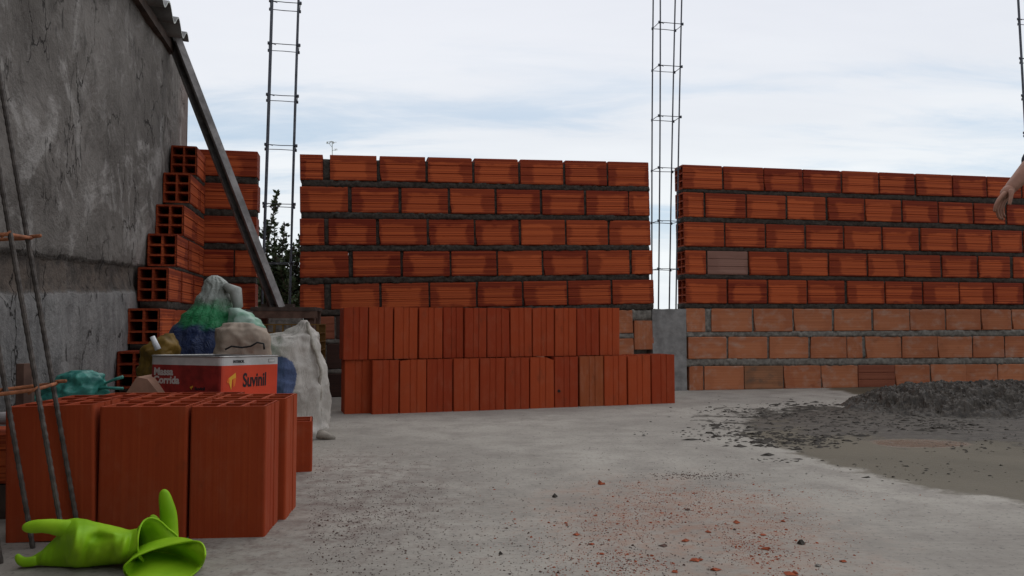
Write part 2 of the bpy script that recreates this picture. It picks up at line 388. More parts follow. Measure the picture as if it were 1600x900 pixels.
def strip(mb, u0, u1, za, zb, w0=.004, depth=.10, amp=.010, seed=0, step=.010, along=True, mi=0):
    """a mortar joint: box from u0..u1, z from za(u) to zb(u), rough front"""
    nu = max(2, int(abs(u1-u0)/step)); nz = 3 if along else max(3, int((zb(u0)-za(u0))/.02))
    vs = []; 
    for i in range(nu+1):
        u = u0+(u1-u0)*i/nu
        a, c = za(u), zb(u)
        for j in range(nz+1):
            z = a+(c-a)*j/nz
            f = fbm((u*38+seed, z*60, seed*3.1)); f2 = fbm((u*9+seed, z*9, 5.5))
            w = w0 - amp*f - amp*.7*f2
            if along and j in (0, nz): z += .004*fbm((u*30, seed, z*9)); w += .002
            uu = u + (0 if along or i not in (0, nu) else .002*fbm((z*40, seed, u)))
            vs.append((uu, w, z))
    n = nz+1; fs = [(i*n+j, (i+1)*n+j, (i+1)*n+j+1, i*n+j+1) for i in range(nu) for j in range(nz)]
    b0 = len(vs)
    for i in range(nu+1):
        u = u0+(u1-u0)*i/nu; vs += [(u, depth, za(u)), (u, depth, zb(u))]
    for i in range(nu):
        fs += [(b0+2*i, b0+2*i+1, b0+2*i+3, b0+2*i+2), (i*n, b0+2*i, b0+2*i+2, (i+1)*n), (i*n+nz, (i+1)*n+nz, b0+2*i+3, b0+2*i+1)]
    fs += [tuple([j for j in range(nz+1)] + [b0+1, b0]), tuple([b0+2*nu, b0+2*nu+1] + [nu*n+j for j in range(nz, -1, -1)])]
    mb.add(vs, fs, mi)

T = .115
def lay_row(root, mb, spans, zlo, zhi, meshes, ends=(None, None), jit=.0015, top=False, mi=0, labels=None, special=None):
    """spans: list of (u0,u1). zlo/zhi: functions of u."""
    prev = None
    for k, (u0, u1) in enumerate(spans):
        uc = (u0+u1)/2; L = u1-u0; a, c = zlo(uc), zhi(uc)
        me = rnd.choice(meshes)
        if (k == 0 and ends[0]) or (k == len(spans)-1 and ends[1]): me = ends[0] or ends[1]
        if special and k in special: me = special[k][0]
        slope = (zhi(u1)-zhi(u0))/max(L, .01)
        o = link('brick', me, root, (uc, rnd.uniform(-jit, jit)*1.4, a), (rnd.uniform(-.008, .008), -math.atan(slope)+rnd.uniform(-.003, .003), rnd.uniform(-.006, .006)), (L, T, c-a))
        if special and k in special and special[k][1]: o['label'] = special[k][1]
        if prev is not None and u0-prev > .0035:
            cc = (lambda u: zhi(u)-.022) if top else zhi
            strip(mb, prev-.003, u0+.003, zlo, cc, .009, .105, .005, k*3.3+a*10, .006, False, mi)
        prev = u1
def lin(ua, za, ub, zb):
    return lambda u: za+(zb-za)*(u-ua)/(ub-ua)
def spans_px(l, y): return [(hit(a, y)[0], hit(b, y)[0]) for a, b in l]

# ---- middle wall
wm = empty('brick_wall', O, A)
tag(wm, 'unfinished middle wall of orange hollow bricks with dark mortar, behind the long brick stack', 'brick wall')
rowsM = [
 ([(469,505),(516,589),(594,665),(669,738),(742,810),(814,880),(884,948),(951,1014)], 240.5,280.5,253.5,291.5),
 ([(469,544),(550,623),(628,700),(704,773),(777,844),(848,913),(917,982),(983.5,1015.5)], 291,331,299,337),
 ([(469,507),(514,588),(593,667),(671,741),(744,811),(815,883),(886,950),(953,1017)], 341.5,383,344.5,383),
 ([(469,545),(552,626),(630,703),(706,776),(779,847),(850,917),(920,984),(988,1020)], 393,434,391,428.5),
 ([(469,507),(518,593),(597,670),(673,744),(747,816),(819,886),(889,955),(958,1022)], 444.5,484.5,437,474.5)]
mo = MB()
def end_u(px, y): return hit(px, y)[0]
prevlo = None
for i, (sp_, yl0, yl1, yr0, yr1) in enumerate(rowsM):
    ua, ub = hit(470, 300)[0], hit(1012, 300)[0]
    zt = lin(ua, hit(470, yl0)[1], ub, hit(1012, yr0)[1]); zb_ = lin(ua, hit(470, yl1)[1], ub, hit(1012, yr1)[1])
    lay_row(wm, mo, spans_px(sp_, (yl0+yl1)/2), zb_, zt, BM, top=(i == 0))
    if prevlo: strip(mo, end_u(470, 300)+.003, end_u(1015, 300)-.002, (lambda f: (lambda u: f(u)-.001))(zt), (lambda f: (lambda u: f(u)+.001))(prevlo), seed=i)
    prevlo = zb_
strip(mo, end_u(470, 300)+.003, end_u(1021, 470), lambda u: zb_(u)-.034, lambda u: zb_(u)+.001, seed=8)
# old lower courses of the middle wall
uL, uR = end_u(470, 500), end_u(1018, 500)
zs = [((.298, .33), (.415, .462)), ((.145, .165), (.275, .30)), ((0.0, 0.0), (.12, .135))]
for i, ((a0, a1), (b0, b1)) in enumerate(zs):
    zl = lin(uL, a0, uR, a1); zh = lin(uL, b0, uR, b1)
    u = uL + (.03 if i != 1 else 0); sp_ = []
    stop = hit(989, 500)[0] if i == 0 else (hit(990, 500)[0] if i == 1 else uR-.01)
    first = True
    if i == 0: sp_ = [(hit(497, 500)[0], hit(523, 500)[0])]; u = hit(526, 500)[0]
    while u < stop-.03:
        L = .12 if (first and i == 1) else .24; first = False
        sp_.append((u, min(u+L, stop))); u += L+.014
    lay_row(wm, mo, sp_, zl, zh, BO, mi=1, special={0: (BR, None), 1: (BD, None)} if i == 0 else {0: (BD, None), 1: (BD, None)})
    if i < 2:
        strip(mo, uL, uR, (lambda k: lin(uL, zs[k+1][1][0]-.001, uR, zs[k+1][1][1]-.001))(i), (lambda z: (lambda u: z(u)+.001))(zl), seed=20+i, mi=1, w0=.004, amp=.007)
mo.box((uL+.01, .055, .0), (uR-.005, .105, .455), None, 1)
# the brick set upright beside the column and the mortar round it
a = hit(991, 501); b_ = hit(1022, 546)
link('brick', BO[0], wm, ((a[0]+b_[0])/2, -.002, (a[1]+b_[1])/2), (0, R(90), 0), (a[1]-b_[1], T, 0.118))['label'] = 'old brick set upright beside the concrete column'
strip(mo, hit(988, 490)[0], uR, lambda u: a[1]-.002, lambda u: zb_(u)-.03, seed=31, mi=1, w0=.003, amp=.01)
mo.build('mortar', [M['mortar_new'], M['mortar_old']], wm, True)
# bricks above were rotated about their corner: fix the upright one so it is centred
o = [c for c in wm.children if c.get('label')][-1]
o.location = (a[0], -.002, (a[1]+b_[1])/2)

# ---- right wall
wr = empty('brick_wall', O+EU*hit(1067, 300)[0], A); ur0 = hit(1067, 300)[0]
tag(wr, 'right-hand wall of orange bricks on paler old courses, mortar heap at its foot', 'brick wall')
X9 = 1600
def tail(l): 
    return l
rowsR = [
 ([(1067,1128),(1131.5,1193),(1194.5,1254),(1256,1314),(1316.5,1372),(1375,1429),(1432,1487),(1489,1541),(1543.5,1595),(1597.5,1647),(1650,1697)], 257,294.5,276.5,309),
 ([(1068,1099.5),(1103,1165),(1167.5,1227),(1231,1290),(1294,1350),(1353,1408),(1411,1465),(1467.5,1520),(1522.5,1570),(1574,1623),(1626,1674),(1677,1700)], 300,338.5,319,351),
 ([(1069,1131),(1134,1195),(1198,1257),(1260,1317),(1320,1377),(1380,1435.5),(1439.5,1494),(1496.5,1548),(1551,1597),(1600,1648),(1651,1697)], 346.5,384.5,360,394.5),
 ([(1071,1103),(1106,1168.5),(1171,1230),(1234,1293),(1296,1354),(1357,1412),(1415,1469.5),(1473,1526.5),(1529.5,1578),(1584,1632),(1635,1683)], 391,428.5,401,434.5),
 ([(1072,1135),(1138,1198),(1201,1260),(1263,1320),(1324.5,1381.5),(1384.5,1441),(1443.5,1498),(1500,1551),(1553,1598),(1601,1648),(1651,1697)], 435.5,474,442,475.5),
 ([(1072,1102),(1112,1175),(1178,1238),(1241,1300),(1304,1361.5),(1365.5,1421),(1423,1477),(1479,1532),(1534,1580),(1582,1630),(1633,1680)], 482,519,483.5,515.5),
 ([(1075.5,1135),(1138.5,1199),(1203,1263),(1267,1322.5),(1324.5,1348),(1353,1408.5),(1410,1464.5),(1466,1519),(1521,1569),(1571,1620),(1622,1670),(1672,1697)], 526.5,561,525.5,559),
 ([(1077,1098.5),(1101,1162),(1163.5,1223.5),(1225,1282.5),(1284,1340.5),(1341.5,1398),(1399,1453),(1455,1509),(1510,1559),(1560,1608),(1610,1658),(1660,1697)], 572.5,606,569,601)]
mo = MB(); prevlo = None
ua, ub = hit(1070, 300)[0], hit(1570, 300)[0]
for i, (sp_, yl0, yl1, yr0, yr1) in enumerate(rowsR):
    zt = lin(ua, hit(1070, yl0)[1], ub, hit(1570, yr0)[1]); zb_ = lin(ua, hit(1070, yl1)[1], ub, hit(1570, yr1)[1])
    if i == 7: zb_ = lambda u: -.002
    sh = lambda f: (lambda u: f(u+ur0))
    spu = [(a_-ur0, b2-ur0) for a_, b2 in spans_px(sp_, (yl0+yl1)/2)]
    old = i >= 5
    special = {}
    if i == 3: special = {1: (BG, 'weathered greyish brick among the orange ones')}
    if i == 1: special = {3: (BB if False else BM[2], None)}
    if i == 7: special = {2: (BB, 'sooty brown brick in the lowest course'), 5: (BR, 'dark red deeply grooved brick in the lowest course'), 11: (BO[1], None)}
    lay_row(wr, mo, spu, sh(zb_), sh(zt), BO if old else BM, ends=(HM if not old else None, None), top=(i == 0), mi=1 if old else 0, special=special)
    if prevlo:
        strip(mo, .004+(.035 if i == 6 else 0)*0, hit(1697, 300)[0]-ur0, (lambda f: (lambda u: f(u+ur0)-.001))(zt), (lambda f: (lambda u: f(u+ur0)+.001))(prevlo), seed=40+i, mi=1 if i > 5 else 0, amp=.009 if i > 5 else .006, w0=.004 if i > 5 else .006)
    prevlo = zb_
# concealed last column beyond the frame edge is left out
mo.build('mortar', [M['mortar_new'], M['mortar_old']], wr, True)

# ---- corner wall: short piece of the long wall plus the stepped return along the plastered wall
wc = empty('brick_wall', room(-.476, 0), A)
tag(wc, 'corner brick wall stepping down beside the grey plastered wall, open brick ends showing', 'brick wall')
mo = MB(); UC = -.476; uE = hit(402.5, 300)[0]-UC; prevlo = None
for i, (sp_, yl0, yl1, yr0, yr1) in enumerate(rowsM):
    ua, ub = hit(470, 300)[0], hit(1012, 300)[0]
    zt = lin(ua, hit(470, yl0-2.5)[1], ub, hit(1012, yr0)[1])(-.35); zb2 = lin(ua, hit(470, yl1-2.5)[1], ub, hit(1012, yr1)[1])(-.35)
    spans = [(-.112, .14), (.147, uE)] if i % 2 else [(-.112, uE-.003)]
    lay_row(wc, mo, spans, lambda u: zb2, lambda u: zt, BM, top=(i == 0))
    if prevlo: strip(mo, -.11, uE-.006, (lambda z: (lambda u: z-.001))(zt), (lambda z: (lambda u: z+.001))(prevlo), seed=60+i)
    prevlo = zb2
for i, (z0, z1) in enumerate(((.30, .415), (.145, .275), (0, .12))):
    lay_row(wc, mo, [(-.112, .13), (.14, uE)] if i % 2 else [(-.112, uE)], lambda u: z0, lambda u: z1, BO, mi=1)
    strip(mo, -.11, uE, lambda u: z1-.001, lambda u: z1+(.031 if i else .055), seed=70+i, mi=1)
# return wall: bricks laid along -w, local frame turned 90 degrees
zt7 = [1.229, 1.073, .907, .762, .610, .440, .277, .125]
def strip_w(mb, w0, w1, z0, z1, seed):
    t_ = MB(); strip(t_, w0, w1, lambda u: z0, lambda u: z1, .004, .108, .005, seed)
    mb.add([(-y_+.0, x_, z_) for x_, y_, z_ in t_.v], t_.f)
for k in range(8):
    wf = -.24-.13*k; z1 = zt7[k]; z0 = z1-.138 if k < 7 else 0
    if k == 7: wf = -1.16
    w = wf; first = True
    while w < -.02:
        L = min(.24, -.003-w) if -.003-w > .05 else -.003-w
        if first and k in (0,): L = .235
        me = HM if first else rnd.choice(BM)
        # unit mesh: x=length -> local +w ; y (0..1 depth) -> local -u ; rotate +90 about z
        link('brick', me, wc, (rnd.uniform(-.002, .002), w+L/2, z0), (0, rnd.uniform(-.004, .004), R(90)+rnd.uniform(-.01, .01)), (L-.004, .118, z1-z0))
        w += L+.010; first = False
    if k > 0:
        zu = zt7[k-1]-.138
        if zu-z1 > .004: strip_w(mo, -.24-.13*(k-1)+.004, -.002, z1-.001, zu+.001, 90+k)
mo.build('mortar', [M['mortar_new'], M['mortar_old']], wc, True)

# ------------------------------------------------------------------ plastered neighbour wall with its roof
def plaster():
    m, t, b = mat('old grey render'); L = t.links
    tc = t.nodes.new('ShaderNodeTexCoord'); ob = tc.outputs['Object']
    sp = t.nodes.new('ShaderNodeSeparateXYZ'); L.new(ob, sp.inputs[0])
    big = noise_n(t, ob, 2.2, 7, .65, .4); mid = noise_n(t, ob, 9, 8, .7, .3)
    mp = t.nodes.new('ShaderNodeMapping'); L.new(ob, mp.inputs[0]); mp.inputs['Scale'].default_value = (1, 6, 1.3)
    run = noise_n(t, mp.outputs[0], 2.4, 6, .65, .3)
    c = mixc(t, maprange(t, big, .3, .7), (.105, .093, .083), (.205, .186, .168))
    c = mixc(t, maprange(t, noise_n(t, ob, 3.8, 9, .72, .9), .50, .64, 0, .85), c, (.32, .30, .28))
    c = mixc(t, maprange(t, mid, .50, .68, 0, .75), c, (.085, .075, .067))
    # dirty exposed band low down
    zn = math_n(t, 'ADD', sp.outputs[2], math_n(t, 'MULTIPLY', math_n(t, 'SUBTRACT', mid, .5), .05))
    slope = math_n(t, 'MULTIPLY', sp.outputs[1], .045)
    zb = math_n(t, 'SUBTRACT', zn, slope)
    band = math_n(t, 'MULTIPLY', maprange(t, zb, .545, .56), maprange(t, zb, .665, .645))
    c = mixc(t, math_n(t, 'MULTIPLY', band, .8), c, mixc(t, maprange(t, mid, .4, .6), (.028, .022, .019), (.115, .088, .07)))
    lower = maprange(t, zb, .56, .54)
    c = mixc(t, math_n(t, 'MULTIPLY', lower, .55), c, mixc(t, maprange(t, run, .35, .6), (.125, .125, .128), (.26, .255, .25)))
    # thin dark cracks
    mp3 = t.nodes.new('ShaderNodeMapping'); L.new(ob, mp3.inputs[0]); mp3.inputs['Scale'].default_value = (1, 2.6, 1.0)
    wv = t.nodes.new('ShaderNodeVectorMath'); wv.operation = 'MULTIPLY_ADD'
    nn = noise_n(t, mp3.outputs[0], 3, 5, .6, 0, 1); L.new(nn, wv.inputs[0]); wv.inputs[1].default_value = (.5, .5, .5); L.new(mp3.outputs[0], wv.inputs[2])
    vo = t.nodes.new('ShaderNodeTexVoronoi'); vo.feature = 'DISTANCE_TO_EDGE'; vo.inputs['Scale'].default_value = 2.6; L.new(wv.outputs[0], vo.inputs['Vector'])
    crack = math_n(t, 'MULTIPLY', maprange(t, vo.outputs[0], .018, .004), maprange(t, noise_n(t, ob, 3.3, 3), .50, .60))
    c = mixc(t, math_n(t, 'MULTIPLY', crack, .85), c, (.025, .02, .018))
    # streaky short dark marks
    mp4 = t.nodes.new('ShaderNodeMapping'); L.new(ob, mp4.inputs[0]); mp4.inputs['Scale'].default_value = (1, 24, 9)
    sk = noise_n(t, mp4.outputs[0], 1.0, 3, .5)
    c = mixc(t, maprange(t, sk, .66, .72, 0, .75), c, (.04, .035, .032))
    pink = maprange(t, sp.outputs[1], -.25, -.02)
    c = mixc(t, math_n(t, 'MULTIPLY', pink, .55), c, (.22, .155, .135))
    L.new(c, b.inputs['Base Color']); b.inputs['Roughness'].default_value = .92; b.inputs['Specular IOR Level'].default_value = .2
    h = math_n(t, 'SUBTRACT', math_n(t, 'ADD', math_n(t, 'MULTIPLY', mid, .6), big), math_n(t, 'ADD', math_n(t, 'MULTIPLY', crack, .5), math_n(t, 'MULTIPLY', band, .5)))
    bump(t, b, h, .95, .035)
    return m
wg = empty('plastered_wall', room(-.60, .15), A)
tag(wg, 'cracked grey rendered wall with stained band along the left side', 'wall')
g = MB()
# local: x = away from room (negative), y along w (0 at far end, negative to camera). surface grid facing +x
ny, nz = 220, 74; Ltot = 4.6; H = 1.70; vs = []
for i in range(ny+1):
    y = -Ltot*i/ny
    for j in range(nz+1):
        z = H*j/nz
        zb_l = z-.045*y
        x = .010*fbm((y*2.2, z*2.2, 1.3)) + .004*fbm((y*12, z*12, 4.4))
        if .552 < zb_l+.02*fbm((y*9, z*9, 0)) < .655: x -= .012
        yy = y - (0.012*abs(fbm((z*14, 3, 1))) if i == 0 else 0)
        vs.append((x, yy, z))
n = nz+1; fs = [(i*n+j, i*n+j+1, (i+1)*n+j+1, (i+1)*n+j) for i in range(ny) for j in range(nz)]
b0 = len(vs); 
for i in (0, ny):
    for j in (0, nz): vs.append((-.14, -Ltot*i/ny, H*j/nz))
g.add(vs, fs)
g.add([vs[0], vs[nz], (-.14, 0, H), (-.14, 0, 0)], [(0, 1, 2, 3)])
g.add([(.0, 0, H-.001), (-.14, 0, H-.001), (-.14, -Ltot, H-.001), (.0, -Ltot, H-.001)], [(0, 1, 2, 3)])
g.add([(-.14, 0, 0), (-.14, 0, H), (-.14, -Ltot, H), (-.14, -Ltot, 0)], [(0, 1, 2, 3)])
g.build('wall', plaster(), wg, True)
# remesh the end so its arris stays sharp: flat shade is kept by separate vertices
# corrugated roof sheet, its waves running across the wall
M['sheet'] = simple('fibre cement sheet', (.20, .195, .19), .85, .4, 9, .004)
M['sheet_pale'] = simple('pale end edge', (.48, .50, .47), .9, .25, 40, .002)  # paler tone for the end faces of the sheet
g = MB(); pitch = .177; amp = .027; th = .008
# crest at w=-.317 ; sheet ends w=-.265 ; local y = w-.15
y_end = -.275-.15; cr = -.317-.15; n = 150; step = pitch/12
pts = []
for i in range(n+1):
    y = y_end-step*i; z = 1.722+amp*math.cos(2*math.pi*(y-cr)/pitch); pts.append((y, z))
for (xa, za), (xb, zb3) in (((.085, -.005), (-1.4, .10)),):
    vs = []
    for y, z in pts: vs += [(xa, y, z+za), (xb, y, z+zb3), (xb, y, z+zb3+th), (xa, y, z+za+th)]
    fs = []; mi = []
    for i in range(n):
        a = 4*i; c = a+4
        fs += [(a, c, c+1, a+1), (a+3, a+2, c+2, c+3), (a+1, c+1, c+2, a+2)]
    g.add(vs, fs, 0)
    g.add(vs, [(4*i, 4*i+3, 4*i+7, 4*i+4) for i in range(n)], 1)
    g.add(vs, [(0, 1, 2, 3)], 1)
g.build('roof_sheet', [M['sheet'], M['sheet_pale']], wg, True)
g = MB(); g.box((-.05, -Ltot, 1.655), (.022, -.42, 1.699)); g.build('roof_beam', M['wood_dark'], wg)

# ------------------------------------------------------------------ concrete column stump
def column():
    a = hit(1019, 482); c = hit(1073, 607)
    g = MB(); x0, x1 = a[0], c[0]; H = a[1]-.003; vs = []
    nu, nz = 16, 40
    for i in range(nu+1):
        for j in range(nz+1):
            u = x0+(x1-x0)*i/nu; z = H*j/nz
            w = -.004+.004*fbm((u*12, z*12, 2))
            if j == nz: z += .006*fbm((u*40, 0, 1))
            if i == 0: u += .006*fbm((z*20, 2, 2))
            vs.append((u-x0, w, z))
    n = nz+1; fs = [(i*n+j, (i+1)*n+j, (i+1)*n+j+1, i*n+j+1) for i in range(nu) for j in range(nz)]
    b0 = len(vs)
    for i in range(nu+1): vs.append((vs[i*n+nz][0], .125, vs[i*n+nz][2]))
    fs += [(i*n+nz, (i+1)*n+nz, b0+i+1, b0+i) for i in range(nu)]
    vs += [(0, .125, 0), (x1-x0, .125, 0)]
    fs += [tuple([j for j in range(n)]+[b0, len(vs)-2]), tuple([nu*n+j for j in range(n)]+[b0+nu, len(vs)-1])]
    g.add(vs, fs)
    m = simple('grey cast concrete', (.215, .205, .195), .93, .28, 16, .006)
    o = g.build('concrete_column', m, None, False); o.location = O+EU*x0; o.rotation_euler = (0, 0, A)
    tag(o, 'short grey concrete column stump between the two brick walls', 'column')
column()
# matching stump in the left gap, seen behind the table
g = MB(); g.box((0, 0, 0), (.2215, .12, .43)); o = g.build('concrete_column', M['mortar_old']); o.location = O+EU*(hit(403.5, 300)[0]+.004)+EW*.003; o.rotation_euler = (0, 0, A)
tag(o, 'low concrete stump in the left wall gap, behind the wooden table', 'column')

# ------------------------------------------------------------------ rebar cages
def cage(label, feet, tops, zs, r=.005, rs=.0025, mbar='steel', mst='steel', group='rebar column cages', loops=None):
    """feet/tops: 4 corner points in order; stirrups at fractions zs"""
    c = sum((Vector(f) for f in feet), Vector())/4
    root = empty('rebar_cage', c); tag(root, label, 'rebar cage', group)
    for f, t_ in zip(feet, tops):
        b = MB(); f = Vector(f)-c; t_ = Vector(t_)-c; n = 14
        bend = Vector((rnd.uniform(-.006, .006), rnd.uniform(-.006, .006), 0))
        pts = [f.lerp(t_, i/n)+bend*math.sin(math.pi*i/n) for i in range(n+1)]
        b.tube(pts, r, 8); b.build('bar', M[mbar], root, True)
    for z in zs:
        p = [Vector(f).lerp(Vector(t_), z[k] if isinstance(z, tuple) else z)-c for k, (f, t_) in enumerate(zip(feet, tops))]
        cc = sum(p, Vector())/4
        p = [q+(q-cc).normalized()*(r+rs) for q in p]
        b = MB(); ring = []
        for k in range(4):
            a_, b2 = p[k], p[(k+1) % 4]
            ring += [a_.lerp(b2, .03), a_.lerp(b2, .5)+Vector((0, 0, rnd.uniform(-.002, .002))), a_.lerp(b2, .97)]
        ring.append(ring[0]); b.tube(ring, rs, 6)
        d = (p[2]-p[0]).normalized()
        b.tube([p[0], p[0]+d*.03+Vector((0, 0, .004))], rs, 6)
        b.tube([p[0]+Vector((0, 0, .004)), p[0]+d*.028+(p[1]-p[0]).normalized()*.012], rs, 6)
        # tie wire knots
        for q in p:
            b.tube([q-Vector((0, 0, .007)), q+Vector((0, 0, .007))], r*1.25, 6)
        b.build('stirrup', M[mst], root, True)
    return root
# left cage: stands in the left gap, leaning a little to the right
def quad(u0, u1, w0, w1, z): return [room(u0, w0, z), room(u1, w0, z), room(u1, w1, z), room(u0, w1, z)]
def colcage(label, pL0, pR0, y0, pL1, pR1, y1, w0, w1, ys, ztop=3.0, dirv=None, **kw):
    """bars of the near face pass through (pL0,y0),(pR0,y0) low and (pL1,y1),(pR1,y1) high"""
    def onp(px, py, w):
        d = ray(px, py); o = Vector((0, 0, CAM_H)); t_ = (O+EW*w-o).dot(EW)/d.dot(EW); return o+d*t_
    res = []
    base = []; top = []
    for (a_, b2) in ((pL0, pL1), (pR0, pR1)):
        p0 = onp(a_, y0, w0); p1 = onp(b2, y1, w0); s = (p1-p0)/(p1.z-p0.z)
        base.append(p0+s*(.40-p0.z)); top.append(p0+s*(ztop-p0.z))
    dv = (dirv or EW)*(w1-w0)
    feet = [base[0], base[1], base[1]+dv, base[0]+dv]
    tops = [top[0], top[1], top[1]+dv, top[0]+dv]
    fr = []
    for y in ys:
        p = onp(pL0+(pL1-pL0)*(y-y0)/(y1-y0), y, w0); fr.append((p.z-.40)/(ztop-.40))
    return cage(label, feet, tops, fr, **kw)
colcage('rebar column cage standing in the left wall gap in front of the shrub', 411, 455, 420, 424.5, 467.5, 2, .022, .125,
        [410, 318, 226, 148, 68, 2, -70, -150], ztop=2.7, dirv=Vector((-.302, .953, 0)), r=.0060, rs=.0022)
colcage('rebar column cage rising from the short concrete column', 1029, 1057.5, 420, 1031, 1065.5, 10, .01, .105,
        [420, 345, 262, 181, 102, 35, -35, -110], ztop=2.7, r=.0044, rs=.0022)
# right cage at the frame edge
def col3():
    Yc = 4.95; 
    p0 = P(1600, 190, Yc); p1 = P(1590, 0, Yc); s = (p1-p0)/(p1.z-p0.z)
    b0 = p0+s*(.0-p0.z); t0 = p0+s*(2.9-p0.z)
    dv = Vector((.60, .80, 0))*.1
    feet = [b0, b0+EU*.14, b0+EU*.14+dv, b0+dv]; tops = [t0, t0+EU*.14, t0+EU*.14+dv, t0+dv]
    cage('rebar column cage at the right edge above the brick wall, one bar showing', feet, tops, [.12, .2, .29, .38, .47, .56, .645, .73, .82, .91], r=.005, rs=.0022)
col3()

# near cage at the left, ribbed bars leaning on the plastered wall
def near_cage():
    T_ = Vector((-.130, -.037, .753))
    feet = [Vector((-.748, 1.350, 0)), Vector((-.735, 1.268, .05)), Vector((-.807, 1.232, 0)), Vector((-.808, 1.315, 0))]
    root = empty('rebar_cage', feet[0]); tag(root, 'near rusty rebar cage leaning left in front of the standing bricks', 'rebar cage', 'rebar column cages')
    c = feet[0]
    for f in feet:
        b = MB(); k = (2.15-f.z)/.753; n = 150; top = f+T_*k; pts = []; rr = []
        for i in range(n*2+1):
            pts.append(f.lerp(top, i/(n*2))-c); rr.append(.0044 if i % 2 else .0036)
        b.tube(pts, rr, 8); b.build('bar', M['rebar'], root, False)
    for t_ in (.365, .70, 1.28, 1.7):
        p = [f+T_*((t_*.753-f.z*0)/.753) - c for f in [Vector((q.x, q.y, 0)) for q in feet]]
        cc = sum(p, Vector())/4; p = [q+(q-cc).normalized()*.0085 for q in p]
        for q, dz in zip(p, (0, -.004, -.014, -.008)): q.z += dz
        b = MB(); ring = []
        for k in range(4): ring += [p[k].lerp(p[(k+1) % 4], .05), p[k].lerp(p[(k+1) % 4], .95)]
        ring.append(ring[0]); b.tube(ring, .0032, 7)
        b.tube([p[0]+Vector((-.01, 0, .002)), p[0]+Vector((.017, -.004, .004))], .0032, 7)
        for q in p:
            b.tube([q+Vector((-.006, -.004, -.006)), q+Vector((.006, .002, .005))], .0018, 5)
        b.build('stirrup', M['rust'], root, True)
near_cage()

# ------------------------------------------------------------------ leaning steel profile
def beam():
    p0 = P(439, 481, 3.66); p1 = P(272, 48, 3.56)
    L = (p1-p0).length; d = (p1-p0).normalized()
    o_ = MB(); wv, dv, t_ = .066, .036, .003
    prof = [(-wv/2, 0), (wv/2, 0), (wv/2, dv), (wv/2-.013, dv), (wv/2-.013, dv-t_), (wv/2-t_, dv-t_), (wv/2-t_, t_), (-wv/2+t_, t_), (-wv/2+t_, dv-t_), (-wv/2+.013, dv-t_), (-wv/2+.013, dv), (-wv/2, dv)]
    rings = [[Vector((x, -y, z)) for x, y in prof] for z in (0, L)]
    n = len(prof); vs = [v for r_ in rings for v in r_]
    o_.add(vs, [(k, (k+1) % n, n+(k+1) % n, n+k) for k in range(n)])
    ob = o_.build('steel_profile', M['profile'])
    # orient: local z along d, local -y (open side) towards the room, turned a little left
    face = Vector((-.62, -.78, 0)); face = (face-d*face.dot(d)).normalized(); x = (-face).cross(d).normalized()
    mtx = Matrix((x, -face, d)).transposed().to_4x4(); mtx.translation = p0
    ob.matrix_world = mtx
    tag(ob, 'long dull steel channel leaning from the wooden table up to the roof edge', 'steel beam')
beam()

# ------------------------------------------------------------------ table, crate
def table():
    Yt = 3.56; zt = .458; a = P(391, 489, Yt); b = P(491, 489, Yt); w = b.x-a.x
    root = empty('wooden_table', (a.x, Yt, 0), R(4)); tag(root, 'low dark wooden table under the foot of the leaning channel', 'table')
    for k in range(3):
        g = MB(); g.box((0, .002+k*.062, zt-.018), (w, .060+k*.062, zt)); g.build('plank', M['wood_dark'], root)
    g = MB(); g.box((.012, .004, zt-.052), (w+.006, .020, zt-.019)); g.build('apron', M['wood_brown'], root)
    for x in (.01, w-.035):
        for y in (.022, .16):
            g = MB(); g.box((x, y, 0), (x+.028, y+.028, zt-.019)); g.build('leg', M['wood_brown'], root)
    # block lying on the table
    g = MB(); g.box((0, 0, 0), (.15, .06, .016)); o = g.build('wood_offcut', M['wood_dark']); o.location = (a.x+.015, Yt+.10, zt+.001); o.rotation_euler = (0, 0, .1)
    tag(o, 'thin dark wood offcut lying on the low table by the channel foot', 'wood offcut')
table()
def crate():
    root = empty('plastic_crate', (-.99, 3.32, 0), R(6)); tag(root, 'ochre lattice plastic crate in the shade behind the white sack', 'crate')
    w, d, h = .30, .22, .375
    for nm, p, ax in (('side_panel', (0, 0), 0), ('side_panel', (0, d), 0), ('end_panel', (-w/2, 0), 1), ('end_panel', (w/2, 0), 1)):
        g = MB(); L = w if ax == 0 else d; n = int(L/.035)
        for i in range(n+1):
            s = L*i/n
            if ax == 0: g.box((-w/2+s-.0022, p[1]-.003, .0), (-w/2+s+.0022, p[1]+.003, h))
            else: g.box((p[0]-.003, s-.0022+.004, .0), (p[0]+.003, s+.0022, h))
        for j in range(11):
            z = h*j/10-.001
            if ax == 0: g.box((-w/2, p[1]-.0045, z), (w/2, p[1]+.0045, z+.005))
            else: g.box((p[0]-.0042, .006, z+.0005), (p[0]+.0042, d-.006, z+.0045))
        g.build(nm, M['yellow_net'], root)
crate()

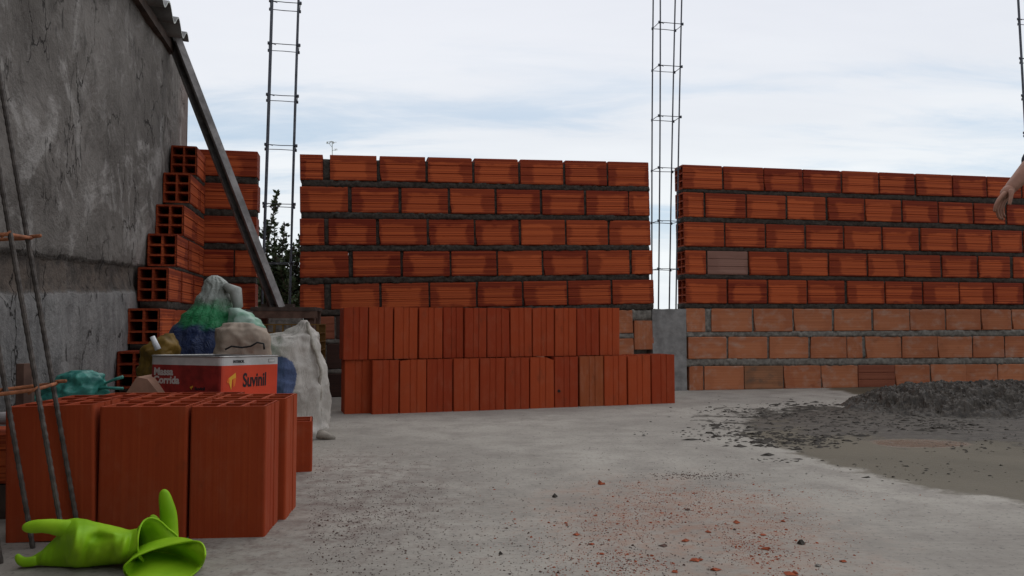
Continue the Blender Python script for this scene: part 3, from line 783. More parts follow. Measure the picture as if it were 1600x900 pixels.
# ------------------------------------------------------------------ long stack of bricks on end
GRP = 'loose bricks standing on end in the long stack'
ordn = ['leftmost', 'second from left', 'third from left', 'fourth from left', 'fifth from left', 'sixth from left', 'seventh from left', 'sixth from right', 'fifth from right', 'fourth from right', 'third from right', 'second from right', 'rightmost']
def stand(p, yaw, L, w, d, me, label, group, tilt=0, tx=0):
    """block on end: mesh x(length)->up, y(0..1)->depth or width"""
    # mesh axes: x length, y = .115 side, z = .14 side. We want z->horizontal width?
    o = link('loose_brick', me); tag(o, label, 'brick', group)
    return o
def place_end(me, corner, yaw, L, face, depth, label, group, lean=0, turn='narrow', pitch=0):
    """corner: front-left-bottom. face = width seen. For 'narrow', the .115 side faces the viewer."""
    o = link('loose_brick', me); tag(o, label, 'brick', group)
    # columns of the object matrix: mesh x -> up, mesh y -> across (0..1), mesh z -> depth (0..1)
    ex = Vector((math.cos(yaw), math.sin(yaw), 0)); ey = Vector((-math.sin(yaw), math.cos(yaw), 0)); ez = Vector((0, 0, 1))
    ez2 = (ez+ex*lean-ey*pitch).normalized(); ex2 = (ex-ez2*ex.dot(ez2)).normalized(); ey2 = ez2.cross(ex2)
    if turn == 'narrow': cols = (ez2*L, ex2*face, ey2*depth); off = ez2*L/2
    else: cols = (ez2*L, ey2*depth, ex2*face); off = ez2*L/2
    loc = Vector(corner)+off
    sc = Vector((cols[0].length, cols[1].length, cols[2].length))
    rm = Matrix((cols[0]/sc.x, cols[1]/sc.y, cols[2]/sc.z)).transposed()
    if rm.determinant() < 0:      # mirror the depth axis so the rotation stays proper
        if turn == 'narrow': rm = Matrix((cols[0]/sc.x, cols[1]/sc.y, -cols[2]/sc.z)).transposed(); loc = loc+cols[2]
        else: rm = Matrix((cols[0]/sc.x, cols[1]/sc.y, -cols[2]/sc.z)).transposed(); loc = loc+cols[2]
    o.location = loc; o.rotation_euler = rm.to_euler(); o.scale = sc
    return o
def stack():
    # lower row, front faces
    edges = [(539,582),(582,624),(625,667),(667,708),(709,749),(749.5,789),(789.5,827),(827.5,866),(866,903),(905,943),(943.5,979),(980,1016),(1017,1054)]
    a = Vector((-.600, 3.235)); b = Vector((.782, 3.70)); d = (b-a).normalized(); nrm = Vector((-d.y, d.x))
    yaw = math.atan2(d.y, d.x)
    def onl(px, off=0):
        aa = a+nrm*off; k = (px-800)/F       # x = k*y
        t_ = (k*aa.y-aa.x)/(d.x-k*d.y); return aa+d*t_
    for i, (x0, x1) in enumerate(edges):
        off = .05 if i == 0 else rnd.uniform(-.004, .004)
        p = onl(x0+.5, off); q = onl(x1-.3, off)
        me = HLb if i == 9 else HC if i == 7 else rnd.choice((HL, HL, HL, HE))
        if i == 0: extra = 'set back and darker'
        lab = {0: 'orange hollow brick on end set back at the left end of the lower stack row',
               7: 'orange brick on end with a chipped slot at its top corner, lower stack row',
               8: 'orange brick on end with a small round hole, lower stack row',
               9: 'browner orange brick on end in the lower stack row'}.get(i, 'orange hollow brick on end, %s in the lower row of the long stack' % ordn[i])
        H = .226 if i < 2 else .226+.006*(i-1)/11
        o = place_end(me, (p.x, p.y, 0), yaw+rnd.uniform(-.012, .012), H, (q-p).length, .138, lab, GRP, rnd.uniform(-.006, .006))
        if i == 8:
            g = MB(); c = P(873, 605, 3.47); n = 10
            g.tube([Vector((0, 0, 0)), Vector((0, .006, 0))], .0065, 10)
            # the hole is built as a short dark recess plug in the brick's face
            q_ = onl(873, off); oo = g.build('hole', M['black']); oo.parent = o
            oo.matrix_parent_inverse = Matrix.Identity(4)
            mw = Matrix.Translation((q_.x, q_.y-.0045, .075)); oo.matrix_local = o.matrix_basis.inverted() @ mw if False else (Matrix.LocRotScale(o.location, o.rotation_euler, o.scale)).inverted() @ mw
    edges = [(536.5,575.5),(576,614.5),(615.5,653),(654.5,692),(692.5,725),(726,760.5),(761,797),(797.5,831.5),(832,866),(866.5,901),(901.5,936),(936.5,968)]
    o2 = ordn[:6]+ordn[7:]
    for i, (x0, x1) in enumerate(edges):
        off = .038+rnd.uniform(-.003, .003)
        if i == 4: off += .012
        p = onl(x0+.4, off); q = onl(x1-.3, off)
        lab = {4: 'deep red brick on end, recessed a little in the upper stack row', 6: 'orange brick on end with a chipped top edge, upper stack row'}.get(i, 'orange hollow brick on end, %s in the upper row of the long stack' % o2[i])
        z0 = .2285+.005*i/11
        place_end(HC if i == 6 else rnd.choice((HL, HL, HE)), (p.x, p.y, z0), yaw+rnd.uniform(-.01, .01), .222+rnd.uniform(-.0015, .0015), (q-p).length, .138, lab, GRP, rnd.uniform(-.005, .005))
stack()

# ------------------------------------------------------------------ near pile of bricks on end
def pile():
    grp = 'bricks on end in the near pile'
    yaw = R(5.0); L = .233
    ex = Vector((math.cos(yaw), math.sin(yaw), 0)); ey = Vector((-math.sin(yaw), math.cos(yaw), 0))
    f0 = G(24, 845); f0 = Vector((-.876, 1.345, 0))
    xs = [(0, .149), (.1515, .302), (.3065, .438)]
    names = ['left', 'middle', 'right']
    for i, (u0, u1) in enumerate(xs):
        p = f0+ex*u0
        o = place_end(HL, p, yaw+rnd.uniform(-.01, .01), L-.001*i, u1-u0, .113, 'dark orange brick on end, %s of the near pile\'s front row' % names[i], grp, (-.028 if i == 0 else 0.0), 'wide', .0)
    xs2 = [(.0, .148), (.151, .298), (.310, .450)]
    for i, (u0, u1) in enumerate(xs2):
        p = f0+ex*u0+ey*.119
        place_end(HL, p, yaw+rnd.uniform(-.01, .01), L, u1-u0, .113, 'dark orange brick on end, %s of the near pile\'s second row' % names[i], grp, 0, 'wide')
    for i, (u0, u1) in enumerate(((.03, .17), (.173, .313))):
        p = f0+ex*u0+ey*.238
        place_end(HL, p, yaw+rnd.uniform(-.01, .01), L-.006, u1-u0, .113, 'dark orange brick on end, %s of the near pile\'s back row, before the paint tin' % ('left', 'right')[i], grp, 0, 'wide')
    # low brick lying beyond the pile
    o = place_end(HL, (-.655, 1.955, 0), R(14), .128, .146, .11, '', grp, 0, 'wide')
    tag(o, 'short cut brick standing at the far right end of the near pile', 'brick')
    # brick and pipe at the left frame edge
    g = MB(); 
    for k in range(1): g.box((0, 0, 0), (.22, .12, .065))
    o = g.build('wood_block', M['wood_dark']); o.location = (-1.16, 1.50, 0); o.rotation_euler = (0, 0, .05)
    tag(o, 'dark wood block on the floor under the brick at the left edge', 'wood block')
    o = link('loose_brick', BM[1], None, (-1.05, 1.505, .067), (0, 0, .05), (.24, T, .098))
    tag(o, 'ribbed brick lying on a dark block at the left edge of the picture', 'brick')
    g = MB(); g.tube([Vector((-1.17, 1.56, .184)), Vector((-.962, 1.54, .192))], .0125, 14)
    tag(g.build('plastic_pipe', M['pipe'], None, True), 'short grey pipe lying on the brick at the left edge', 'pipe')
    # post
    g = MB(); b0 = Vector((-1.135, 1.80, 0)); b1 = P(39, 568, 1.80)
    g.tube([b0, b0.lerp(b1, .5)+Vector((.002, 0, 0)), b1], [.021, .020, .019], 7)
    tag(g.build('wooden_post', M['wood_brown']), 'short brown wooden stake standing behind the near rebar cage', 'post')
    # broken pale brick
    g = MB(); p = P(216, 612, 1.90); x, y = p.x, 1.92
    vs = [(-.045, 0, 0), (.05, -.01, 0), (.05, .09, 0), (-.045, .09, 0), (-.045, 0, .20), (.052, -.01, .200), (.050, .09, .212), (-.040, .09, .20), (-.012, -.004, .248), (-.010, .09, .250), (.015, -.006, .243), (.016, .085, .246)]
    fs = [(0, 1, 5, 10, 8, 4), (1, 2, 6, 5), (2, 3, 7, 9, 11, 6), (3, 0, 4, 7), (4, 8, 9, 7), (8, 10, 11, 9), (10, 5, 6, 11), (0, 3, 2, 1)]
    g.add([(x+a_, y+b_, c_*.995) for a_, b_, c_ in vs], fs)
    tag(g.build('broken_brick', M['pale_clay']), 'pale broken brick with a pointed top left of the paint tin', 'broken brick')
pile()

# ------------------------------------------------------------------ soft lumpy bags
def bag(name, m, cx, cy, sections, label, cat, seed=0, amp=.012, nseg=84, rough=9, squash=2.4, fold=0.0):
    """sections: (z, x offset, half width, half depth)"""
    g = MB(); rings = []
    # resample
    zs_ = [s[0] for s in sections]; nz = 76
    for i in range(nz+1):
        z = zs_[0]+(zs_[-1]-zs_[0])*i/nz
        for k in range(len(sections)-1):
            if sections[k][0] <= z <= sections[k+1][0]+1e-9:
                f = (z-sections[k][0])/max(1e-6, sections[k+1][0]-sections[k][0]); f = f*f*(3-2*f)
                s = [sections[k][j]*(1-f)+sections[k+1][j]*f for j in range(4)]; break
        ring = []
        for j in range(nseg):
            t_ = 2*math.pi*j/nseg; c, s_ = math.cos(t_), math.sin(t_)
            rr = 1/((abs(c)**squash+abs(s_)**squash)**(1/squash))
            p = Vector((s[2]*c*rr, s[3]*s_*rr, 0))
            q = Vector((p.x+s[1], p.y, z))
            # creases: ridged noise
            nn = 1-2*abs(noise.noise(Vector((q.x*rough+seed, q.y*rough, q.z*rough*.7))))
            wx = .6*noise.noise(Vector((q.x*12, q.y*12+seed, q.z*12)))
            n2_ = .6-1.6*abs(noise.noise(Vector((q.x*rough*2.3+seed+wx, q.y*rough*2.3, q.z*rough*1.6+wx))))
            n3_ = .5-1.5*abs(noise.noise(Vector((q.x*rough*5+wx, q.y*rough*5+seed, q.z*rough*4+wx*2))))
            ff = (1-2.2*abs(noise.noise(Vector((c*3.2+seed, s_*3.2, q.z*3)))))*fold
            f = amp*(nn-.4)*(1-fold)+amp*.75*n2_*(1-.5*fold)+amp*.35*n3_+amp*1.1*ff
            k2 = min(1, max(s[2], s[3])/.05)
            q += Vector((c, s_, 0))*f*k2 + Vector((0, 0, amp*.5*n2_*k2 if 0 < i < nz else 0))
            q.z = max(q.z, 0.0)
            ring.append(q+Vector((cx, cy, 0)))
        rings.append(ring)
    g.loft(rings, True)
    o = g.build(name, m, None, True); o.data.polygons[-1].use_smooth = False
    # keep the origin at the base
    o.data.transform(Matrix.Translation((-cx, -cy, 0))); o.location = (cx, cy, 0)
    if label: tag(o, label, cat)
    return o
def bag_mat():
    m, t, b = mat('printed plastic bag'); L = t.links
    tc = t.nodes.new('ShaderNodeTexCoord'); sp = t.nodes.new('ShaderNodeSeparateXYZ'); L.new(tc.outputs['Object'], sp.inputs[0])
    nz = noise_n(t, tc.outputs['Object'], 14, 4, .6)
    z = math_n(t, 'ADD', sp.outputs[2], math_n(t, 'MULTIPLY', math_n(t, 'SUBTRACT', nz, .5), .09))
    z = math_n(t, 'ADD', z, math_n(t, 'MULTIPLY', sp.outputs[0], .10))
    c = mixc(t, maprange(t, z, .425, .475), (.020, .22, .075), (.30, .32, .285))
    c = mixc(t, maprange(t, z, .355, .385), (.020, .035, .10), c)
    c = mixc(t, maprange(t, math_n(t, 'ABSOLUTE', sp.outputs[0]), .10, .125, 0, .0), c, (.06, .09, .08))
    L.new(c, b.inputs['Base Color']); b.inputs['Roughness'].default_value = .28
    b.inputs['Specular IOR Level'].default_value = .4
    bump(t, b, noise_n(t, tc.outputs['Object'], 24, 5, .6, 1.8), .9, .016)
    return m
# plastic bag
bx, by = -.985, 2.52
o = bag('plastic_bag', bag_mat(), bx, by, [(0, .0, .09, .09), (.10, 0, .12, .10), (.30, -.01, .125, .10), (.35, -.008, .112, .09), (.40, .0, .084, .07), (.45, .008, .056, .05), (.49, .014, .040, .035), (.515, .014, .034, .028), (.532, .010, .020, .018), (.538, .008, .008, .008)],
    'knotted white, green and blue plastic bag piled behind the paint tin', 'plastic bag', 3, .011, fold=.6, squash=2.0, rough=11)
# trailing handle of the bag
g = MB(); pts = [P(352, 447, 2.50), P(368, 455, 2.49), P(372, 478, 2.49), P(365, 492, 2.48)]
g.tube([p-Vector((bx, by, 0)) for p in pts], [.012, .022, .016, .006], 8)
g.build('bag_knot', M['paper'] if False else simple('film fold', (.30, .31, .28), .45, .3, 20, .004), o, True)
o2 = bag('plastic_bag', simple('green white film', (.28, .36, .31), .4, .4, 9, .005, 0, (.02, .26, .11)), 0, 0, [(0, 0, .05, .05), (.12, 0, .05, .05), (.32, 0, .055, .045), (.365, .0, .06, .04), (.385, -.005, .05, .03), (.405, -.02, .035, .025), (.43, -.045, .015, .015)], 'smaller green and white plastic bag between the big bag and the sack', 'plastic bag', 8, .012)
o2.location = (-.845, 2.46, 0)
# brown paper bag with cord
o = bag('paper_bag', M['paper'], -.795, 2.26, [(0, 0, .08, .05), (.2, 0, .085, .05), (.33, 0, .078, .048), (.360, -.005, .07, .04), (.376, -.01, .05, .025), (.383, -.012, .02, .01)], 'crumpled brown paper bag with a black cord above the tin label', 'paper bag', 5, .011, rough=11)
g = MB(); pts = [P(x, y, 2.17) for x, y in ((352, 546), (362, 541), (378, 543), (392, 541), (402, 535), (412, 537), (413, 546))]
g.tube([p-Vector((-.795, 2.26, 0)) for p in pts], .0028, 6); g.build('cord', M['black'], o, True)
# white woven sack
def sack():
    m, t, b = mat('woven polypropylene sack'); L = t.links
    tc = t.nodes.new('ShaderNodeTexCoord'); sp = t.nodes.new('ShaderNodeSeparateXYZ'); L.new(tc.outputs['Object'], sp.inputs[0])
    nz = noise_n(t, tc.outputs['Object'], 11, 6, .65)
    c = mixc(t, maprange(t, nz, .3, .7), (.30, .27, .235), (.54, .50, .45))
    dx = math_n(t, 'DIVIDE', math_n(t, 'ADD', sp.outputs[0], -.020), .050); dz = math_n(t, 'DIVIDE', math_n(t, 'SUBTRACT', sp.outputs[2], .20), .075)
    d = math_n(t, 'ADD', math_n(t, 'MULTIPLY', dx, dx), math_n(t, 'MULTIPLY', dz, dz))
    d = math_n(t, 'ADD', d, math_n(t, 'MULTIPLY', math_n(t, 'SUBTRACT', nz, .5), 1.2))
    c = mixc(t, maprange(t, d, 1.05, .85, 0, .9), c, (.035, .075, .20))
    L.new(c, b.inputs['Base Color']); b.inputs['Roughness'].default_value = .75
    mp = t.nodes.new('ShaderNodeMapping'); L.new(tc.outputs['Object'], mp.inputs[0]); mp.inputs['Scale'].default_value = (1, 1, .35)
    bump(t, b, math_n(t, 'ADD', noise_n(t, mp.outputs[0], 26, 6, .62, 1.4), math_n(t, 'MULTIPLY', noise_n(t, tc.outputs['Object'], 300, 1), .08)), .8, .009)
    o = bag('woven_sack', m, -.765, 2.60, [(0, .0, .125, .10), (.03, .0, .135, .11), (.12, .0, .138, .11), (.22, -.005, .128, .10), (.30, -.01, .115, .09), (.335, .005, .09, .07), (.352, .050, .035, .04), (.378, .062, .014, .02), (.392, .062, .006, .01)],
        'dirty white woven sack with a blue print slumped beside the paint tin', 'sack', 12, .016, rough=8, fold=.5)
    g = MB(); pts = []
    for i in range(26):
        f = i/25; z = .385-.365*f
        w_ = .072 if z > .36 else (.075+.045*min(1, (.36-z)/.12))
        wob = .006*noise.noise(Vector((z*30, 1, 2)))
        pts.append(Vector((w_+.012+wob, -.035-.02*math.sin(f*3), z)))
    g.tube(pts, [.005+.003*abs(noise.noise(Vector((i*.9, 3, 0)))) for i in range(26)], 8)
    g.build('seam', simple('sack seam', (.36, .33, .28), .8, .3, 60, .004), o, True)
    # loose corner on the slab
    g = MB(); pts = [Vector((.09, -.03, .018)), Vector((.13, -.05, .016)), Vector((.165, -.06, .009)), Vector((.185, -.055, .004))]
    g.tube(pts, [.024, .018, .012, .004], 9); g.build('corner_fold', simple('sack corner', (.28, .25, .21), .8, .3, 40, .005), o, True)
sack()
o = bag('yellow_bag', M['yellow'], -1.005, 2.20, [(0, 0, .05, .05), (.2, 0, .05, .045), (.30, 0, .045, .04), (.325, .01, .034, .03), (.342, .022, .018, .018), (.352, .026, .01, .01)], 'crumpled yellow plastic bag with a white nozzle left of the paint tin', 'bag', 21, .016, rough=16)
g = MB(); g.tube([P(247, 546, 2.13)-o.location, P(238, 526, 2.13)-o.location], [.009, .007], 8); g.build('nozzle', M['white_tip'], o, True)
# teal net bag and strap
o = bag('net_bag', M['teal'], -1.09, 1.93, [(0, -.01, .07, .06), (.12, -.02, .09, .06), (.19, -.02, .082, .055), (.215, .0, .065, .05), (.245, .015, .045, .04), (.262, .012, .02, .02)], 'crumpled teal plastic bag behind the near pile of bricks', 'plastic bag', 31, .014, rough=18)
g = MB(); g.tube([p-o.location for p in (P(140, 606, 1.93), P(160, 601, 1.93), P(178, 593, 1.92), P(192, 589, 1.92))], [.004, .003, .0035, .005], 6); 
g.tube([p-o.location for p in (P(140, 608, 1.93), P(165, 606, 1.91), P(192, 607, 1.9))], .004, 6); g.build('strap', M['teal'], o, True)

# ------------------------------------------------------------------ paint tin
def text_mesh(name, body, size, m, parent, loc, rot, xs=1.0, bold=0.0, spacing=1.0, label=None):
    cu = bpy.data.curves.new(name, 'FONT'); cu.body = body; cu.size = size; cu.offset = bold; cu.extrude = .0002; cu.space_character = spacing; cu.space_line = .82
    tmp = bpy.data.objects.new(name, cu); C.objects.link(tmp)
    dg = bpy.context.evaluated_depsgraph_get(); me = bpy.data.meshes.new_from_object(tmp.evaluated_get(dg))
    bpy.data.objects.remove(tmp); me.materials.clear(); me.materials.append(m)
    me.transform(Matrix.Diagonal((xs, 1, 1, 1)))
    o = link(name, me, parent, loc, rot); 
    if label: o['label'] = label
    return o
def tin():
    s = .225; H = .298
    red = simple('matt dark red print', (.26, .020, .016), .5, .40, 24, 0); orange = simple('orange red print', (.62, .055, .018), .4, .15, 6, 0)
    white = simple('scuffed white print', (.50, .49, .47), .5, .25, 12, 0); inside = simple('tin inside', (.12, .12, .12), .5, .4, 10, 0)
    yel = simple('yellow print', (.75, .38, .03), .5, .1, 6, 0); blk = simple('black print', (.012, .012, .015), .5, .1, 6, 0); gry = simple('pale grey print', (.50, .47, .44), .5, .15, 20, 0)
    corner = Vector((-.711, 1.875, 0)); ang = R(70.0)
    root = empty('paint_tin', corner, 0)
    tag(root, 'open square red and orange tin of wall putty behind the brick pile', 'tin')
    root.rotation_euler = (0, R(1.5), ang)
    # local: corner at origin; right face along +x (plane y=0), left face along +y (plane x=0)
    rad = .012; zb = [0, .012, .178, .186, .272, H]
    def body(z0, z1, inset=0.0, mi=0, g=None):
        pass
    g = MB(); t_ = .0012
    prof = []
    for cx_, cy_, a0 in ((s-rad, rad, -90), (s-rad, s-rad, 0), (rad, s-rad, 90), (rad, rad, 180)):
        for k in range(5): a_ = R(a0+90*k/4); prof.append((cx_+rad*math.cos(a_), cy_+rad*math.sin(a_)))
    n = len(prof); zz_ = [0, .176, .186, .276, H-.002, H]
    outs = [0, 0, 0, 0, .0, .002]
    rings = []
    for z, o_ in zip(zz_, outs):
        rings.append([Vector((x+(.0 if o_ == 0 else math.copysign(o_, x-s/2)), y+(0 if o_ == 0 else math.copysign(o_, y-s/2)), z)) for x, y in prof])
    vs = [p for r_ in rings for p in r_]
    # material bands: 0 white, 1 red, 2 orange
    for i in range(len(rings)-1):
        for k in range(n):
            a_ = i*n+k; b2 = i*n+(k+1) % n
            mi = 0
            if i == 2 or i == 0:
                ymid = (prof[k][1]+prof[(k+1) % n][1])/2; xmid = (prof[k][0]+prof[(k+1) % n][0])/2
                mi = 2 if (ymid < .012 or xmid > s-.012) else 1
                if xmid < .012 and ymid < .012: mi = 1 if k < n-3 else 2
            g.add([vs[a_], vs[b2], vs[b2+n], vs[a_+n]], [(0, 1, 2, 3)], mi)
    g.build('body', [white, red, orange], root, False)
    g = MB(); ins = [[Vector((s/2+(x-s/2)*.988, s/2+(y-s/2)*.988, z)) for x, y in prof] for z in (.10, H)]
    g.loft(ins, True, capend=False); g.build('inner_wall', inside, root)
    g = MB(); g.tube([Vector((x, y, H)) for x, y in prof+[prof[0], prof[1]]], .0022, 6); g.build('rim', simple('tin rim', (.35, .34, .33), .4, .3, 30, 0, .6), root, True)
    # right face: x along, faces -y
    rf = (R(90), 0, 0)
    text_mesh('lettering', 'Suvinil', .048, blk, root, (.078, -.0006, .222), rf, .76, .0012)
    text_mesh('lettering', 'INTERIOR.', .0095, blk, root, (.04, -.0006, .2825), rf, .95, .0003)
    g = MB(); a0 = .195
    g.add([(a0-.004+x, -.0007, .2815+z) for x, z in ((-.014, 0), (.012, 0), (.012, .009), (-.014, .009))], [(0, 1, 2, 3)]); g.add([(a0-.004+x, -.0010, .2815+z) for x, z in ((-.013, .001), (.011, .001), (.011, .008), (-.013, .008))], [(0, 1, 2, 3)], 1)
    g.build('volume_mark', [blk, white], root)
    # logo: folded angular yellow mark
    g = MB()
    g.add([(x, -.0007, z) for x, z in ((.022, .243), (.050, .258), (.052, .246), (.038, .241), (.036, .215), (.026, .236))], [(0, 1, 2, 3, 4, 5)])
    g.add([(x, -.0009, z) for x, z in ((.018, .236), (.026, .246), (.029, .238), (.0245, .232))], [(0, 1, 2, 3)], 1)
    g.add([(x, -.0009, z) for x, z in ((.041, .243), (.053, .246), (.049, .226), (.043, .222))], [(0, 1, 2, 3)], 1)
    g.build('logo', [yel, simple('orange print', (.75, .16, .02), .5, .1, 6, 0)], root)
    # left face: plane x=0, text reads towards the corner: right direction = -y
    lf = (R(90), 0, R(-90))
    text_mesh('lettering', 'Massa\nCorrida', .0255, gry, root, (-.0006, .211, .2505), lf, 1.0, .0009)
    text_mesh('lettering', 'Suvinil', .0115, blk, root, (-.0006, .080, .215), lf, 1.1, .0004)
    g = MB(); g.add([(-.0007, .089+y, .215+z) for y, z in ((.006, .007), (-.004, .011), (-.004, .007), (.0, .005), (.0, 0))], [(0, 1, 2, 3, 4)]); g.build('logo', yel, root)
tin()

# ------------------------------------------------------------------ rubber gloves
def crumple(o, st, size):
    tx = bpy.data.textures.new('folds', 'CLOUDS'); tx.noise_scale = size; tx.noise_depth = 1
    d = o.modifiers.new('folds', 'DISPLACE'); d.texture = tx; d.strength = st; d.mid_level = .5; d.texture_coords = 'LOCAL'
def gloves():
    m, t, b = mat('lime green rubber'); L = t.links
    tc = t.nodes.new('ShaderNodeTexCoord'); nz = noise_n(t, tc.outputs['Object'], 18, 3, .5)
    L.new(mixc(t, maprange(t, nz, .3, .7), (.22, .46, .006), (.35, .62, .018)), b.inputs['Base Color'])
    b.inputs['Roughness'].default_value = .55; b.inputs['Specular IOR Level'].default_value = .25
    bump(t, b, noise_n(t, tc.outputs['Object'], 30, 4, .5, .5), .3, .004)
    m2, t, b = mat('lime green flock lining'); b.inputs['Base Color'].default_value = (.30, .48, .06, 1); b.inputs['Roughness'].default_value = .9
    def Q(px, py, Y): p = P(px, py, Y); p.z = max(p.z, .0015); return p
    def ring(cpx, cpy, hw, hh, Y, yaw=0, depth=.03, n=28, tilt=0, wr=0, seed=0, sq=2.0):
        """ring around a point: local axes 'up-ish' (in picture plane, rotated by tilt) and depth"""
        c = P(cpx, cpy, Y); s = Y/F; r_ = []
        for k in range(n):
            a_ = 2*math.pi*k/n; ca, sa = math.cos(a_), math.sin(a_)
            rr = 1/((abs(ca)**sq+abs(sa)**sq)**(1/sq))
            up = hh*s*ca*rr; dp = depth*sa*rr
            up *= 1+wr*noise.noise(Vector((a_*1.7, seed, 0)))
            v = Vector((math.sin(tilt)*up+hw*0, dp, math.cos(tilt)*up)); v.x += math.sin(yaw)*dp
            p = c+v; p.z = max(p.z, .0012+.001*abs(sa)); r_.append(p)
        return r_
    # glove one: limp palm, its limits traced as distances off the ground, folds as depth
    Y0 = 1.215; ZP = lambda x, y: (x/4.571, 740+y/4.571)
    top = [(150, 612), (190, 600), (230, 590), (300, 545), (360, 480), (410, 432), (440, 330), (540, 312), (620, 320), (700, 340), (800, 368), (880, 388), (925, 398), (985, 384)]
    bot = [(150, 640), (190, 655), (230, 660), (300, 674), (360, 684), (410, 690), (440, 694), (540, 703), (620, 690), (700, 682), (800, 664), (880, 650), (925, 640), (985, 615)]
    dep = [(150, .003), (230, .008), (300, .010), (360, .013), (410, .016), (450, .022), (500, .036), (545, .046), (600, .043), (660, .034), (700, .030), (760, .036), (820, .041), (880, .036), (940, .034), (985, .036)]
    def ip(tab, x):
        for k in range(len(tab)-1):
            if tab[k][0] <= x <= tab[k+1][0]: return tab[k][1]+(tab[k+1][1]-tab[k][1])*(x-tab[k][0])/(tab[k+1][0]-tab[k][0])
        return tab[-1][1] if x > tab[-1][0] else tab[0][1]
    def sm_ip(tab, x): return (ip(tab, x-10)+2*ip(tab, x)+ip(tab, x+10))/4
    creases = [(520, 520, 22, 200, .007), (610, 600, 26, 90, -.010), (700, 455, 60, 26, -.009), (690, 560, 24, 80, .005), (820, 420, 90, 24, .008), (790, 590, 30, 70, -.009), (880, 520, 26, 110, .006), (935, 470, 16, 90, -.006), (300, 600, 18, 60, .004), (380, 560, 18, 90, -.004)]
    g = MB(); rings = []; NF = 20
    cols = 64
    for i in range(cols+1):
        x = 150+(985-150)*i/cols; ty, by = sm_ip(top, x), sm_ip(bot, x); d = sm_ip(dep, x); r_ = []
        for k in range(NF+1):                       # near side, top to bottom
            tau = -1+2*k/NF; y = (ty+by)/2+tau*(by-ty)/2
            dd = d*(1-abs(tau)**2.4)
            for (cx_, cy_, sx_, sy_, am) in creases:
                dd += am*math.exp(-((x-cx_+.25*(y-cy_))/sx_)**2-((y-cy_)/sy_)**2)*(1-abs(tau)**4)
            p = P(*ZP(x, y), Y0-dd); p.z = max(p.z, .0015); r_.append(p)
        for k in range(1, NF):
            tau = 1-2*k/NF; y = (ty+by)/2+tau*(by-ty)/2
            p = P(*ZP(x, y), Y0+d*.8*(1-abs(tau)**2.4)); p.z = max(p.z, .0015); r_.append(p)
        rings.append(r_)
    g.loft(rings, True, capend=False)
    NR = len(rings[0])
    # finger up-left
    def finger(pts, rs, Y, flat=.9, g=g):
        rr = []
        P_ = [P(x, y, Y+dy) for x, y, dy in pts]
        for i, p in enumerate(P_):
            d = (P_[min(i+1, len(P_)-1)]-P_[max(0, i-1)]).normalized(); dep = Vector((0, 1, 0)); up = d.cross(dep).normalized()
            r_ = []
            for k in range(16):
                a_ = 2*math.pi*k/16; q = p+up*rs[i]*math.cos(a_)+dep*rs[i]*flat*math.sin(a_); q.z = max(q.z, .001); r_.append(q)
            rr.append(r_)
        g.loft(rr, True)
    finger([(128, 838, -.006), (112, 828, -.008), (92, 823, -.010), (66, 822, -.014), (48, 823, -.015), (39, 824, -.015), (35.5, 824.5, -.015)], [.018, .0150, .0120, .0108, .0102, .0075, .002], Y0)
    # lower finger, flattened and pointed, on the slab
    finger([(62, 876, -.004), (48, 878, -.008), (38, 879, -.010), (31, 876, -.010), (27, 870, -.010), (28, 865, -.010)], [.0085, .0085, .0082, .0078, .0062, .002], Y0, .7)
    root = empty('rubber_glove', (-.66, Y0, 0)); tag(root, 'lime green rubber glove lying with its fingers pointing left', 'rubber glove', 'lime green rubber gloves')
    o = g.build('palm', m, root, True); o.data.transform(Matrix.Translation((.66, -Y0, 0)))
    md = o.modifiers.new('skin', 'REMESH'); md.mode = 'VOXEL'; md.voxel_size = .0028; md.use_smooth_shade = True
    # voxel remesh needs volume: close it with solidify first
    o.modifiers.remove(md)
    sm = o.modifiers.new('sub', 'SUBSURF'); sm.levels = sm.render_levels = 1; crumple(o, .004, .030)
    # cuff of glove one: oblique opening, the far wall longer than the near one
    rim1 = [(1030, 336, -.006), (1004, 375, -.020), (988, 430, -.030), (981, 500, -.034), (987, 560, -.032), (1005, 610, -.022), (1060, 640, .0), (1150, 620, .018), (1230, 560, .030), (1274, 472, .036), (1250, 430, .036), (1200, 392, .030), (1150, 345, .018), (1105, 321, .006), (1068, 317, .0)]
    rp = [P(*ZP(x, y), Y0+dy) for x, y, dy in rim1]
    def closed_resample(pts, n):
        m_ = len(pts); fine = []
        for i in range(m_):
            p0, p1, p2, p3 = pts[i-1], pts[i], pts[(i+1) % m_], pts[(i+2) % m_]
            for k in range(12):
                u = k/12; fine.append(.5*((2*p1)+(p2-p0)*u+(2*p0-5*p1+4*p2-p3)*u*u+(-p0+3*p1-3*p2+p3)*u**3))
        L_ = [0]
        for i in range(len(fine)): L_.append(L_[-1]+(fine[(i+1) % len(fine)]-fine[i]).length)
        out = []; j = 0
        for k in range(n):
            t_ = L_[-1]*k/n
            while L_[j+1] < t_: j += 1
            out.append(fine[j].lerp(fine[(j+1) % len(fine)], (t_-L_[j])/(L_[j+1]-L_[j])))
        return out
    rimr = closed_resample(rp, NR)
    c = MB(); rr = [[a_.lerp(b_, f) for a_, b_ in zip(rings[-1], rimr)] for f in (0, .33, .66, 1)]
    c.loft(rr, False); co = c.build('cuff', [m], root, True); co.data.transform(Matrix.Translation((.66, -Y0, 0)))
    sl = co.modifiers.new('thick', 'SOLIDIFY'); sl.thickness = .0012; sl.offset = 0
    c = MB(); c.tube([p-Vector((-.66, Y0, 0)) for p in rr[-1]+[rr[-1][0], rr[-1][1]]], .0016, 6); c.build('bead', m, root, True)
    # glove two: crumpled under the first, its cuff opening low to the right, its thumb sticking up
    Y1 = 1.175
